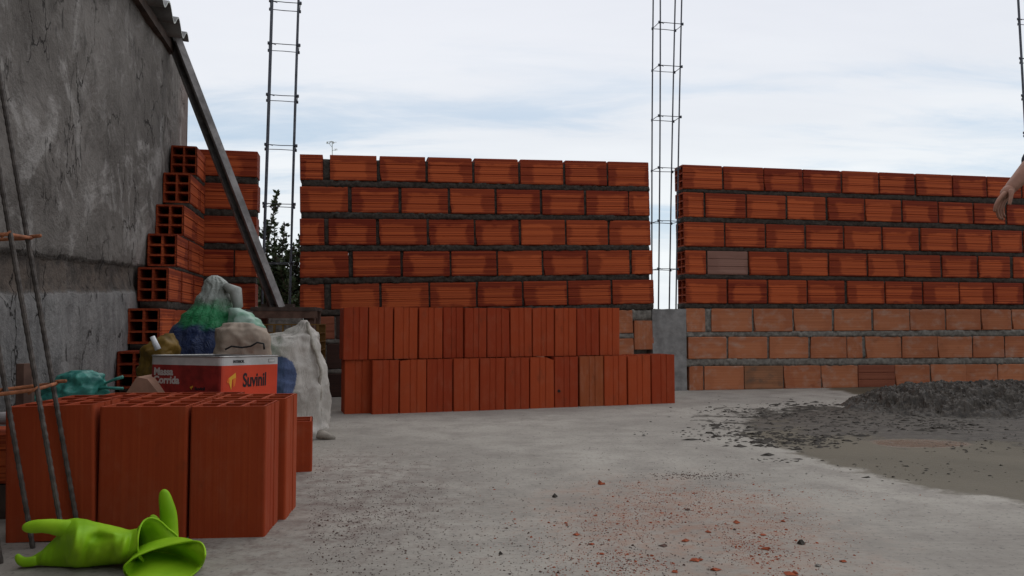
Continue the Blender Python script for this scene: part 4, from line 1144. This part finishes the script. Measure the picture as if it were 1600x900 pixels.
    r2 = empty('rubber_glove', (-.56, Y1+.04, 0)); tag(r2, 'lime green rubber glove with its thumb up and cuff gaping to the right', 'rubber glove', 'lime green rubber gloves')
    def oring(cx_, cy_, z, rx, rz, tilt, dirv, n=30, wob=0, seed=0):
        dirv = dirv.normalized(); side = dirv.cross(Vector((0, 0, 1))).normalized(); up = side.cross(dirv)
        r_ = []
        for k in range(n):
            a_ = 2*math.pi*k/n; p = Vector((cx_, cy_, z))+side*rx*math.cos(a_)+up*rz*math.sin(a_)*(1+wob*noise.noise(Vector((a_, seed, 1))))
            p.z = max(p.z, .0015); r_.append(p)
        return r_
    # sleeve lies from upper left back to lower right front; the opening is a wide flat ellipse
    g2 = MB(); rr = []
    # rim traced as an inclined ellipse
    rimz = [(885, 672, 1.160), (905, 642, 1.160), (960, 598, 1.165), (1050, 556, 1.175), (1150, 525, 1.185), (1250, 501, 1.19), (1340, 487, 1.19), (1405, 486, 1.185), (1445, 505, 1.175), (1464, 550, 1.165), (1462, 600, 1.155)]
    rimP = [P(*ZP(*q[:2]), q[2]) for q in rimz] + [G(*ZP(x, y), .002) for x, y in ((1440, 655), (1390, 710), (1300, 765), (1180, 800), (1060, 800), (960, 765), (900, 720))]
    for p_ in rimP: p_.z = max(p_.z, .0018)
    cen = Vector((-.60, 1.235, .018))
    def inter(f, sq=1.0):
        out = []
        for i, p in enumerate(rimP):
            q = p.lerp(cen, f); q.y = p.y+(cen.y-p.y)*f+.03*math.sin(math.pi*f)*.6
            q.z = max(.0015, q.z*(1+.25*math.sin(math.pi*f))); out.append(q)
        return out
    fine = [inter(f) for f in (0, .08, .2, .35, .5, .65, .8, .93)]
    g2.loft(fine, False, capend=True)
    o = g2.build('cuff', [m], r2, True, fix=True); o.data.transform(Matrix.Translation((.56, -Y1-.04, 0)))
    sb = o.modifiers.new('sub', 'SUBSURF'); sb.levels = 2; sb.render_levels = 2
    sl = o.modifiers.new('thick', 'SOLIDIFY'); sl.thickness = .0012; sl.offset = 0
    c = MB(); loop = rimP+rimP[:2]
    # smooth the bead with Catmull-Rom
    sm_ = []
    nR = len(rimP)
    for i in range(nR):
        p0, p1, p2, p3 = rimP[i-1], rimP[i], rimP[(i+1) % nR], rimP[(i+2) % nR]
        for k in range(4):
            u = k/4; sm_.append(.5*((2*p1)+(p2-p0)*u+(2*p0-5*p1+4*p2-p3)*u*u+(-p0+3*p1-3*p2+p3)*u**3))
    c.tube([p-Vector((-.56, Y1+.04, 0)) for p in sm_+sm_[:2]], .0017, 6); c.build('bead', m, r2, True)
    # upright thumb
    g3 = MB(); 
    finger([(266, 860, .05), (264.5, 835, .05), (264, 815, .048), (263, 800, .046), (260, 788, .044), (257.5, 776, .043), (256, 768, .043), (255.5, 764, .043)], [.014, .0145, .0142, .0135, .0118, .0100, .0075, .002], Y0, .8, g3)
    finger([(262, 862, .055), (252, 838, .06), (243, 818, .062), (238, 808, .063), (236, 804.5, .063)], [.02, .013, .0095, .007, .002], Y0, .8, g3)
    o = g3.build('thumb', m, r2, True); o.data.transform(Matrix.Translation((.56, -Y1-.04, 0)))
    sm = o.modifiers.new('sub', 'SUBSURF'); sm.levels = 1; sm.render_levels = 1
gloves()

# ------------------------------------------------------------------ mortar heap, crumbs and chips
def heap():
    m = simple('wet mortar', (.050, .040, .030), .55, .5, 50, .008, spec=.3)
    g = MB(); nx, ny = 260, 200; x0, x1, y0, y1 = 1.42, 2.85, 3.00, 4.25; vs = []
    for i in range(nx+1):
        for j in range(ny+1):
            x = x0+(x1-x0)*i/nx; y = y0+(y1-y0)*j/ny
            yc = 3.52+.10*(x-2.1)
            dx = max(0, (1.98-x)/.46) if x < 1.98 else max(0, (x-2.45)/.36); dy = (y-yc)/.40
            d = math.sqrt(dx*dx+dy*dy)+.16*fbm((x*5, y*5, 0), 3)
            d = max(d, 0); h = .095*max(0, 1-d**2.2)
            h += (.016*fbm((x*14, y*14, 3), 3)+.026*(.55-1.7*abs(noise.noise(Vector((x*27, y*27, 1)))))+.009*(1-2*abs(noise.noise(Vector((x*70, y*70, 7))))))*min(1, max(0, 1.05-d)*4)
            vs.append((x, y, h if h > .0005 else -.004))
    n = ny+1; g.add(vs, [(i*n+j, (i+1)*n+j, (i+1)*n+j+1, i*n+j+1) for i in range(nx) for j in range(ny)])
    rr = random.Random(5)
    for k in range(260):
        x = rr.uniform(1.52, 2.78); y = 3.52+.10*(x-2.1)+rr.gauss(-.10, .16)
        i = int((x-x0)/(x1-x0)*nx); j = int((y-y0)/(y1-y0)*ny)
        if not (0 <= i < nx and 0 <= j < ny): continue
        z = vs[i*n+j][2]
        if z < .004: continue
        blob(g, x, y, z+.001, rr.uniform(.004, .010), rr)
    o = g.build('mortar_heap', m, None, False, fix=False)
    tag(o, 'rough heap of wet grey mortar at the foot of the right wall', 'mortar heap')
def blob(g, x, y, z, r, rr, flat=.6, mi=0, stretch=1.0):
    vs = []
    for (a_, b_, c_) in ((1, 0, 0), (0, 1, 0), (-1, 0, 0), (0, -1, 0), (.3, .3, 1), (-.35, -.25, .85), (0, 0, -.4)):
        k = r*rr.uniform(.65, 1.35); vs.append((x+a_*k, y+b_*k, z+c_*k*flat))
    th = rr.uniform(0, 6.3) if stretch == 1.0 else rr.gauss(0, .35); c, s = math.cos(th), math.sin(th)
    vs = [(x+(p[0]-x)*stretch, p[1], p[2]) for p in vs]
    vs = [(x+(p[0]-x)*c-(p[1]-y)*s, y+(p[0]-x)*s+(p[1]-y)*c, p[2]) for p in vs]
    g.add(vs, [(0, 1, 4), (1, 5, 4), (1, 2, 5), (2, 3, 5), (3, 0, 4), (3, 4, 5), (1, 0, 6), (2, 1, 6), (3, 2, 6), (0, 3, 6)], mi)
heap()
def crumbs():
    rr = random.Random(11)
    g = MB()
    def scatter_px(n, cx_, cy_, sx, sy, r0, r1, clus=0):
        for _ in range(n):
            px = rr.gauss(cx_, sx); py = rr.gauss(cy_, sy)
            if py < 612: continue
            p = G(px, py); blob(g, p.x, p.y, .0006, rr.uniform(r0, r1)*(.55 if rr.random() < .8 else 1.25), rr, rr.uniform(.25, .6), stretch=rr.uniform(1, 2.6))
    for a_ in ((60, 1240, 636, 30, 5, .004, .009), (70, 1205, 648, 22, 5, .004, .010), (45, 1140, 640, 26, 3, .004, .008), (90, 1160, 678, 40, 5, .004, .009), (150, 1245, 690, 38, 6, .004, .009),
               (60, 1330, 635, 40, 4, .004, .009), (60, 1400, 645, 60, 8, .003, .008), (90, 1480, 668, 40, 5, .004, .010), (70, 1400, 664, 70, 4, .003, .007), (40, 1500, 700, 40, 6, .003, .006), (30, 1060, 676, 50, 3, .003, .006),
               (30, 1120, 665, 12, 2, .005, .010), (40, 1250, 655, 60, 8, .003, .006), (120, 1420, 735, 90, 12, .0015, .004), (30, 1115, 650, 60, 14, .002, .004), (25, 1225, 719, 22, 2, .003, .006), (30, 1560, 690, 30, 10, .003, .006), (260, 1290, 648, 90, 9, .003, .009), (260, 1230, 684, 70, 8, .003, .010), (160, 1450, 660, 90, 6, .003, .008)):
        scatter_px(*a_)
    tag(g.build('mortar_crumbs', M['crumb_mortar'], None, False, fix=False), 'dark wet mortar crumbs strewn round the damp patch', 'mortar crumbs', None, 'stuff')
    g = MB()
    k = 0
    while k < 3800:
        px = rr.gauss(1070, 125); py = 738+170*rr.betavariate(1.5, 1.3); q = G(px, py)
        if noise.noise(Vector((q.x*5, q.y*5, 2)))+.5*noise.noise(Vector((q.x*14, q.y*14, 5)))+rr.uniform(-.25, .45) < .0: continue
        k += 1; blob(g, q.x, q.y, .0003, rr.uniform(.0005, .0016)*(1 if rr.random() < .95 else 2.3), rr, .5)
    tag(g.build('brick_grit', M['crumb_brick'], None, False, fix=False), 'orange brick grit scattered over the foreground slab', 'brick grit', None, 'stuff')
    g = MB()
    for _ in range(3400):
        px = rr.uniform(440, 1150); py = 690+rr.random()**.7*210
        if rr.random() < .5: px = rr.gauss(560, 90); py = rr.gauss(790, 45)
        if px < 480 or py < 680: continue
        p = G(px, py); blob(g, p.x, p.y, .0004, rr.uniform(.0006, .0016)*(1 if rr.random() < .95 else 2), rr, .6)
    for _ in range(260):
        p = G(rr.gauss(1090, 40), rr.gauss(744, 3)); blob(g, p.x, p.y, .0004, rr.uniform(.001, .0025), rr, .5)
    for _ in range(300):
        p = G(rr.uniform(500, 1250), rr.uniform(640, 900)); blob(g, p.x, p.y, .0004, rr.uniform(.0008, .002), rr, .5)
    tag(g.build('dark_grit', M['crumb_dark'], None, False, fix=False), 'dark grit scattered thinly over the concrete slab', 'grit', None, 'stuff')
    # larger chips, each its own thing
    chips = [(938, 757, .013, 'orange brick chip with a pointed top at the far edge of the dust', 0), (931, 806, .007, None, 0), (900, 836, .009, None, 0), (1107, 832, .010, 'roundish orange brick chip in the middle of the brick dust', 0), (1152, 817, .012, None, 0),
             (1070, 846, .011, None, 0), (1036, 853, .010, None, 1), (1087, 876, .013, None, 0), (1117, 891, .012, None, 0), (1195, 858, .013, None, 0), (940, 866, .007, None, 0), (925, 851, .009, None, 0), (1234, 897, .014, 'orange brick chip at the bottom edge of the picture', 0),
             (1223, 815, .009, None, 0), (1192, 836, .009, None, 0), (1075, 797, .009, None, 1), (1148, 828, .006, None, 1), (1317, 878, .010, None, 0), (1055, 894, .009, None, 0), (884, 818, .007, None, 0),
             (866, 777, .010, 'small dark grey mortar lump left of the brick dust', 2), (1251, 850, .009, 'dark grey lump at the right of the brick dust', 2), (782, 866, .006, 'lone dark lump on bare slab left of the dust', 2), (1277, 885, .008, None, 3)]
    words = ['leftmost', 'second from left', 'third from left', 'fourth from left', 'fifth from left', 'sixth from left', 'seventh from left', 'seventh from right', 'sixth from right', 'fifth from right', 'fourth from right', 'third from right', 'second from right', 'rightmost']
    def order(kind): return sorted(c[0] for c in chips if c[4] == kind and not c[3])
    for (px, py, r, lab, kind) in chips:
        if not lab and kind == 0: o_ = order(0); lab = 'flat orange brick chip, %s among the flat chips in the brick dust' % (words[o_.index(px)] if len(o_) == 14 else words[o_.index(px)])
        if not lab and kind == 1: lab = 'dark red brick chip, %s of the three in the brick dust' % ('leftmost', 'middle one', 'rightmost')[order(1).index(px)]
        r *= .72; g = MB(); p = G(px, py); blob(g, 0, 0, .001, r, rr, .36 if not (lab and 'pointed' in lab or kind == 2) else .9)
        if r > .009: blob(g, r*.8, r*.2, .001, r*.55, rr, .5)
        o = g.build('brick_chip' if kind < 2 else 'mortar_lump', M[('crumb_brick', 'crumb_dark', 'crumb_mortar', 'mortar_old')[kind]]); o.location = (p.x, p.y, .0)
        dft = ('flat orange brick chip lying among the brick dust', 'dark red brick chip lying among the brick dust', '', 'small pale flake at the right of the brick dust')[kind]
        tag(o, lab or dft, 'brick chip' if kind < 2 else 'mortar lump', 'larger chips lying on the slab')
crumbs()

# ------------------------------------------------------------------ shrub beyond the gap and the weed
def shrub():
    rr = random.Random(4)
    bark = simple('shrub bark', (.07, .05, .04), .9, .3, 30, .002)
    leaf = simple('small dark leaves', (.040, .060, .024), .6, .5, 6, 0)
    Yc = 5.35; base = Vector(P(438, 600, Yc)); base.z = 0
    root = empty('shrub', base); tag(root, 'dark small-leaved upright shrub beyond the left wall gap', 'shrub')
    tr = MB(); lf = MB()
    def leafv(p, d, L):
        s = Vector((rr.uniform(-1, 1), rr.uniform(-1, 1), rr.uniform(-.4, .4))); s = (s-d*s.dot(d)).normalized(); w = s*L*.26
        lf.add([p, p+d*L*.5+w, p+d*L, p+d*L*.5-w], [(0, 1, 2, 3)])
    def shoot(a_, b_, r, dens, ls):
        n = 10; pts = []
        bow = Vector((rr.uniform(-.05, .05), rr.uniform(-.05, .05), 0))
        for i in range(n+1): pts.append(a_.lerp(b_, i/n)+bow*math.sin(math.pi*i/n))
        tr.tube(pts, [r*(1-.75*i/n)+.0008 for i in range(n+1)], 5)
        d = (b_-a_).normalized(); L = (b_-a_).length
        for k in range(int(L*dens)):
            f = rr.uniform(.15, 1.02); i = min(n-1, int(f*n)); p = pts[i].lerp(pts[i+1], f*n-i if f <= 1 else 1)
            o = Vector((rr.gauss(0, 1), rr.gauss(0, 1), rr.uniform(.1, 1.2))).normalized()
            leafv(p, o, ls*rr.uniform(.7, 1.3))
        return pts
    ends = [(433, 302, .0), (428, 345, .05), (445, 352, .0), (418, 355, -.08), (440, 378, .1), (458, 385, -.05), (468, 372, .05), (482, 398, .0), (450, 398, .15), (425, 385, -.1), (412, 395, 0), (436, 420, -.1), (462, 420, .1), (405, 405, .1), (476, 430, 0), (443, 440, -.15), (418, 432, -.1), (395, 395, .1), (500, 410, .1), (455, 455, -.1), (430, 460, -.1)]
    for (px, py, dy) in ends:
        tip = P(px, py, Yc+dy)-base; st = Vector((rr.uniform(-.10, .10), rr.uniform(-.08, .08), rr.uniform(.05, .35)))
        st.x += tip.x*.5
        pts = shoot(st, tip, .009, 230, .036)
        for k in range(12):
            i = rr.randint(2, 9); q = pts[i]; L = rr.uniform(.06, .20)*(1.2-i/14)
            e = q+Vector((rr.uniform(-.6, .6), rr.uniform(-.5, .5), rr.uniform(.6, 1.1))).normalized()*L
            if e.z > tip.z-.01 or py < 345 and e.z > tip.z-.22 and abs(e.x-q.x) > .03: e = q.lerp(e, .35)
            shoot(q, e, .003, 300, .034)
    tr.tube([Vector((0, 0, 0)), Vector((.01, 0, .3))], [.03, .02], 8)
    tr.build('trunk', bark, root); o = lf.build('crown', leaf, root, fix=False)
    # weed peeping over the middle wall
    g = MB(); Yw = 4.25; b0 = P(520, 300, Yw); b0.z = 0; root = empty('weed', b0); tag(root, 'tiny flat-headed weed peeping over the top of the middle wall', 'weed')
    top = P(519, 223, Yw)-b0
    g.tube([Vector((0, 0, 0)), Vector((.004, 0, top.z*.6)), top], .0017, 5); g.tube([P(519.5, 235, Yw)-b0, P(526, 234, Yw)-b0], .001, 4); g.tube([P(519, 230, Yw)-b0, P(514, 224, Yw)-b0], .001, 4)
    g.build('stem', simple('weed stem', (.12, .14, .05), .8, .2, 10, 0), root)
    g = MB()
    for k in range(46):
        x = rr.uniform(510, 525); p = P(x, 222.5+rr.uniform(-1.5, 2)+.02*(x-518)**2*.6, Yw+rr.uniform(-.02, .02))-b0; blob(g, p.x, p.y, p.z, rr.uniform(.002, .0045), rr, .5)
    wf_ = simple('weed flower', (.20, .21, .12), .8, .3, 10, 0); g.build('flower_head', wf_, root, fix=False)['kind'] = 'stuff'; g = MB()
    for k in range(14):
        p = P(rr.uniform(522, 527), 234+rr.uniform(-1.5, 1.5), Yw)-b0; blob(g, p.x, p.y, p.z, .0025, rr, .6)
    g.build('leaf_tuft', wf_, root, fix=False)['kind'] = 'stuff'
shrub()

# ------------------------------------------------------------------ unseen wall added behind the viewpoint to darken the near bricks
g = MB(); g.box((-3.2, -1.75, 0), (1.8, -1.6, 2.7)); hw = g.build('added_shade_wall', simple('house render', (.13, .11, .095), .9, .3, 6, .004)); tag(hw, None, None, None, 'structure')

# ------------------------------------------------------------------ the person at the right edge: only a forearm and hand reach into view
def skin_obj(name, verts, edges, radii, m, parent=None, sub=2, root=0):
    me = bpy.data.meshes.new(name); me.from_pydata([tuple(v) for v in verts], edges, []); me.update()
    o = link(name, me, parent); me.materials.append(m)
    md = o.modifiers.new('skin', 'SKIN'); md.use_smooth_shade = True; md.branch_smoothing = .6
    for i, r_ in enumerate(radii):
        sv = me.skin_vertices[0].data[i]; sv.radius = r_ if isinstance(r_, tuple) else (r_, r_); sv.use_root = (i == root)
    sb = o.modifiers.new('sub', 'SUBSURF'); sb.levels = sub; sb.render_levels = sub
    return o
def person():
    Yh = 3.42
    wrist = P(1581, 292, Yh); elbow = P(1655, 196, Yh+.06); sh = Vector((2.74, 3.58, 1.45))
    bx_, by_ = 2.93, 3.62
    root = empty('person', (bx_, by_, 0)); tag(root, 'person in dark sleeves at the right edge, only a hanging hand and forearm showing', 'person')
    base = Vector((bx_, by_, 0))
    V = []; E = []; Rr = []
    def v(p, r_): V.append(Vector(p)-base); Rr.append(r_); return len(V)-1
    def e(a_, b_): E.append((a_, b_))
    pel = v((bx_, by_, .93), (.15, .11)); wst = v((bx_, by_, 1.08), (.135, .10)); ch = v((bx_, by_, 1.28), (.155, .11)); up = v((bx_, by_, 1.42), (.13, .09))
    nk = v((bx_-.01, by_-.02, 1.51), .055); hd0 = v((bx_-.015, by_-.04, 1.58), (.062, .075)); hd1 = v((bx_-.02, by_-.045, 1.66), (.075, .092)); hd2 = v((bx_-.02, by_-.035, 1.73), (.055, .07))
    for a_, b_ in ((pel, wst), (wst, ch), (ch, up), (up, nk), (nk, hd0), (hd0, hd1), (hd1, hd2)): e(a_, b_)
    shl = v((bx_-.17, by_, 1.43), .058); el = v(elbow, .040); fm = v(elbow.lerp(wrist, .40)+Vector((.01, 0, -.012)), .048); fm2 = v(elbow.lerp(wrist, .75)+Vector((.006, 0, -.006)), .039); wr = v(wrist, .029)
    e(up, shl); e(shl, el); e(el, fm); e(fm, fm2); e(fm2, wr)
    shr = v((bx_+.17, by_, 1.43), .058); er = v((bx_+.25, by_-.02, 1.16), .040); wrr = v((bx_+.24, by_-.14, .93), .027); hr = v((bx_+.235, by_-.17, .86), .035)
    hr2 = v((bx_+.23, by_-.18, .80), .018)
    e(up, shr); e(shr, er); e(er, wrr); e(wrr, hr); e(hr, hr2)
    for s in (-1, 1):
        h_ = v((bx_+.09*s, by_, .88), .088); k_ = v((bx_+.11*s, by_-.02, .48), .055); an = v((bx_+.12*s, by_+.02, .09), .040); ft = v((bx_+.14*s, by_-.13, .035), (.032, .042))
        e(pel, h_); e(h_, k_); e(k_, an); e(an, ft)
    # hand: palm and five fingers
    kn = P(1563, 309, Yh-.01)
    palm = v(wrist.lerp(kn, .5)+Vector((.006, 0, 0)), .024); e(wr, palm)
    body = skin_obj('body', V, E, Rr, M['skin'], root, 2, pel)
    # fingers grown as separate chains rooted in the palm
    def P2(px, py, dy): return P(px, py, Yh+dy)
    fingers = [
      ([(1572, 300, -.030), (1561, 311, -.034), (1555.5, 321, -.030), (1553.5, 331, -.026)], .0098),
      ([(1573, 302, -.010), (1562, 313, -.014), (1557, 327, -.012), (1560, 338, -.006), (1564, 343, .0)], .0100),
      ([(1575, 304, .012), (1566, 315, .010), (1561, 328, .012), (1564, 339, .018), (1568, 344, .022)], .0095),
      ([(1577, 305, .032), (1570, 315, .032), (1566, 326, .034), (1567.5, 335, .038), (1570, 339, .040)], .0082),
      ([(1580, 296, -.040), (1580, 304, -.052), (1578.5, 313, -.056), (1577, 321, -.056)], .0112)]
    for fpts, r_ in fingers:
        vv = [P2(*q)-base for q in fpts]; n = len(vv)
        rs = [r_*1.25]+[r_*(1-.10*k) for k in range(1, n)]; rs[-1] = r_*.62
        skin_obj('finger' if r_ != .0112 else 'thumb', vv, [(i, i+1) for i in range(n-1)], rs, M['skin'], root, 2)
    # palm block to join the finger roots
    skin_obj('palm', [P2(1582, 292, 0)-base, P2(1574, 300, -.005)-base, P2(1566, 308, -.006)-base], [(0, 1), (1, 2)], [.026, .030, .020], M['skin'], root, 2)
    # clothes follow the body
    V2 = []; E2 = []; R2 = []
    def v2(p, r_): V2.append(Vector(p)-base); R2.append(r_); return len(V2)-1
    a0 = v2((bx_, by_, .90), (.165, .125)); a1 = v2((bx_, by_, 1.08), (.152, .115)); a2 = v2((bx_, by_, 1.28), (.172, .125)); a3 = v2((bx_, by_, 1.44), (.14, .095)); a4 = v2((bx_-.01, by_-.01, 1.485), .068)
    s0 = v2((bx_-.18, by_, 1.43), .075); s1 = v2(elbow, .056); s2 = v2(elbow.lerp(wrist, .30), .052); s3 = v2(elbow.lerp(wrist, .68)+Vector((.006, 0, -.006)), .054)
    q0 = v2((bx_+.18, by_, 1.43), .075); q1 = v2((bx_+.25, by_-.02, 1.16), .055); q2 = v2((bx_+.245, by_-.08, 1.05), .050)
    E2 = [(a0, a1), (a1, a2), (a2, a3), (a3, a4), (a3, s0), (s0, s1), (s1, s2), (s2, s3), (a3, q0), (q0, q1), (q1, q2)]
    skin_obj('shirt', V2, E2, R2, M['shirt'], root, 2, a0)
    V3 = [Vector((0, 0, .95)), Vector((0, 0, .88))]; E3 = [(0, 1)]; R3 = [(.16, .12), (.155, .12)]
    for s in (-1, 1):
        i = len(V3); V3 += [Vector((.09*s, 0, .80)), Vector((.11*s, -.02, .48)), Vector((.12*s, .01, .12))]; R3 += [.10, .075, .062]; E3 += [(1, i), (i, i+1), (i+1, i+2)]
    skin_obj('trousers', V3, E3, R3, M['trouser'], root, 2)
    for s in (-1, 1):
        skin_obj('boot', [Vector((.12*s, .03, .10)), Vector((.12*s, .03, .045)), Vector((.13*s, -.07, .040)), Vector((.14*s, -.16, .032))], [(0, 1), (1, 2), (2, 3)], [.055, .048, .045, .034], M['boot'], root, 2)
    hc = Vector((-.02, -.035, 1.69))
    g = MB(); rings = []
    for i in range(9):
        ph = R(-5+95*i/8); rr_ = math.cos(ph)
        rings.append([hc+Vector((.088*rr_*math.cos(2*math.pi*k/16), .105*rr_*math.sin(2*math.pi*k/16)+.016, .02+.10*math.sin(ph)+(.04*max(0, -math.sin(2*math.pi*k/16)) if i < 3 else 0))) for k in range(16)])
    g.loft(rings, True); g.build('hair', M['hair'], root, True)
    for s in (-1, 1):
        g = MB(); g.tube([hc+Vector((.030*s, -.112, -.02)), hc+Vector((.030*s, -.100, -.02))], .010, 10); g.build('eye', M['eye'], root, True)
    g = MB(); g.tube([hc+Vector((0, -.10, -.012)), hc+Vector((0, -.120, -.045)), hc+Vector((0, -.108, -.055))], [.008, .013, .006], 8); g.build('nose', M['skin'], root, True)
    g = MB(); g.tube([hc+Vector((-.024, -.098, -.078)), hc+Vector((0, -.106, -.080)), hc+Vector((.024, -.098, -.078))], [.002, .005, .002], 6); g.build('mouth', simple('lips', (.30, .11, .09), .5, .2, 10, 0), root, True)
    for s in (-1, 1):
        g = MB(); g.tube([hc+Vector((.086*s, -.02, .0)), hc+Vector((.094*s, -.01, -.025)), hc+Vector((.086*s, -.015, -.05))], [.008, .012, .006], 8); g.build('ear', M['skin'], root, True)
person()
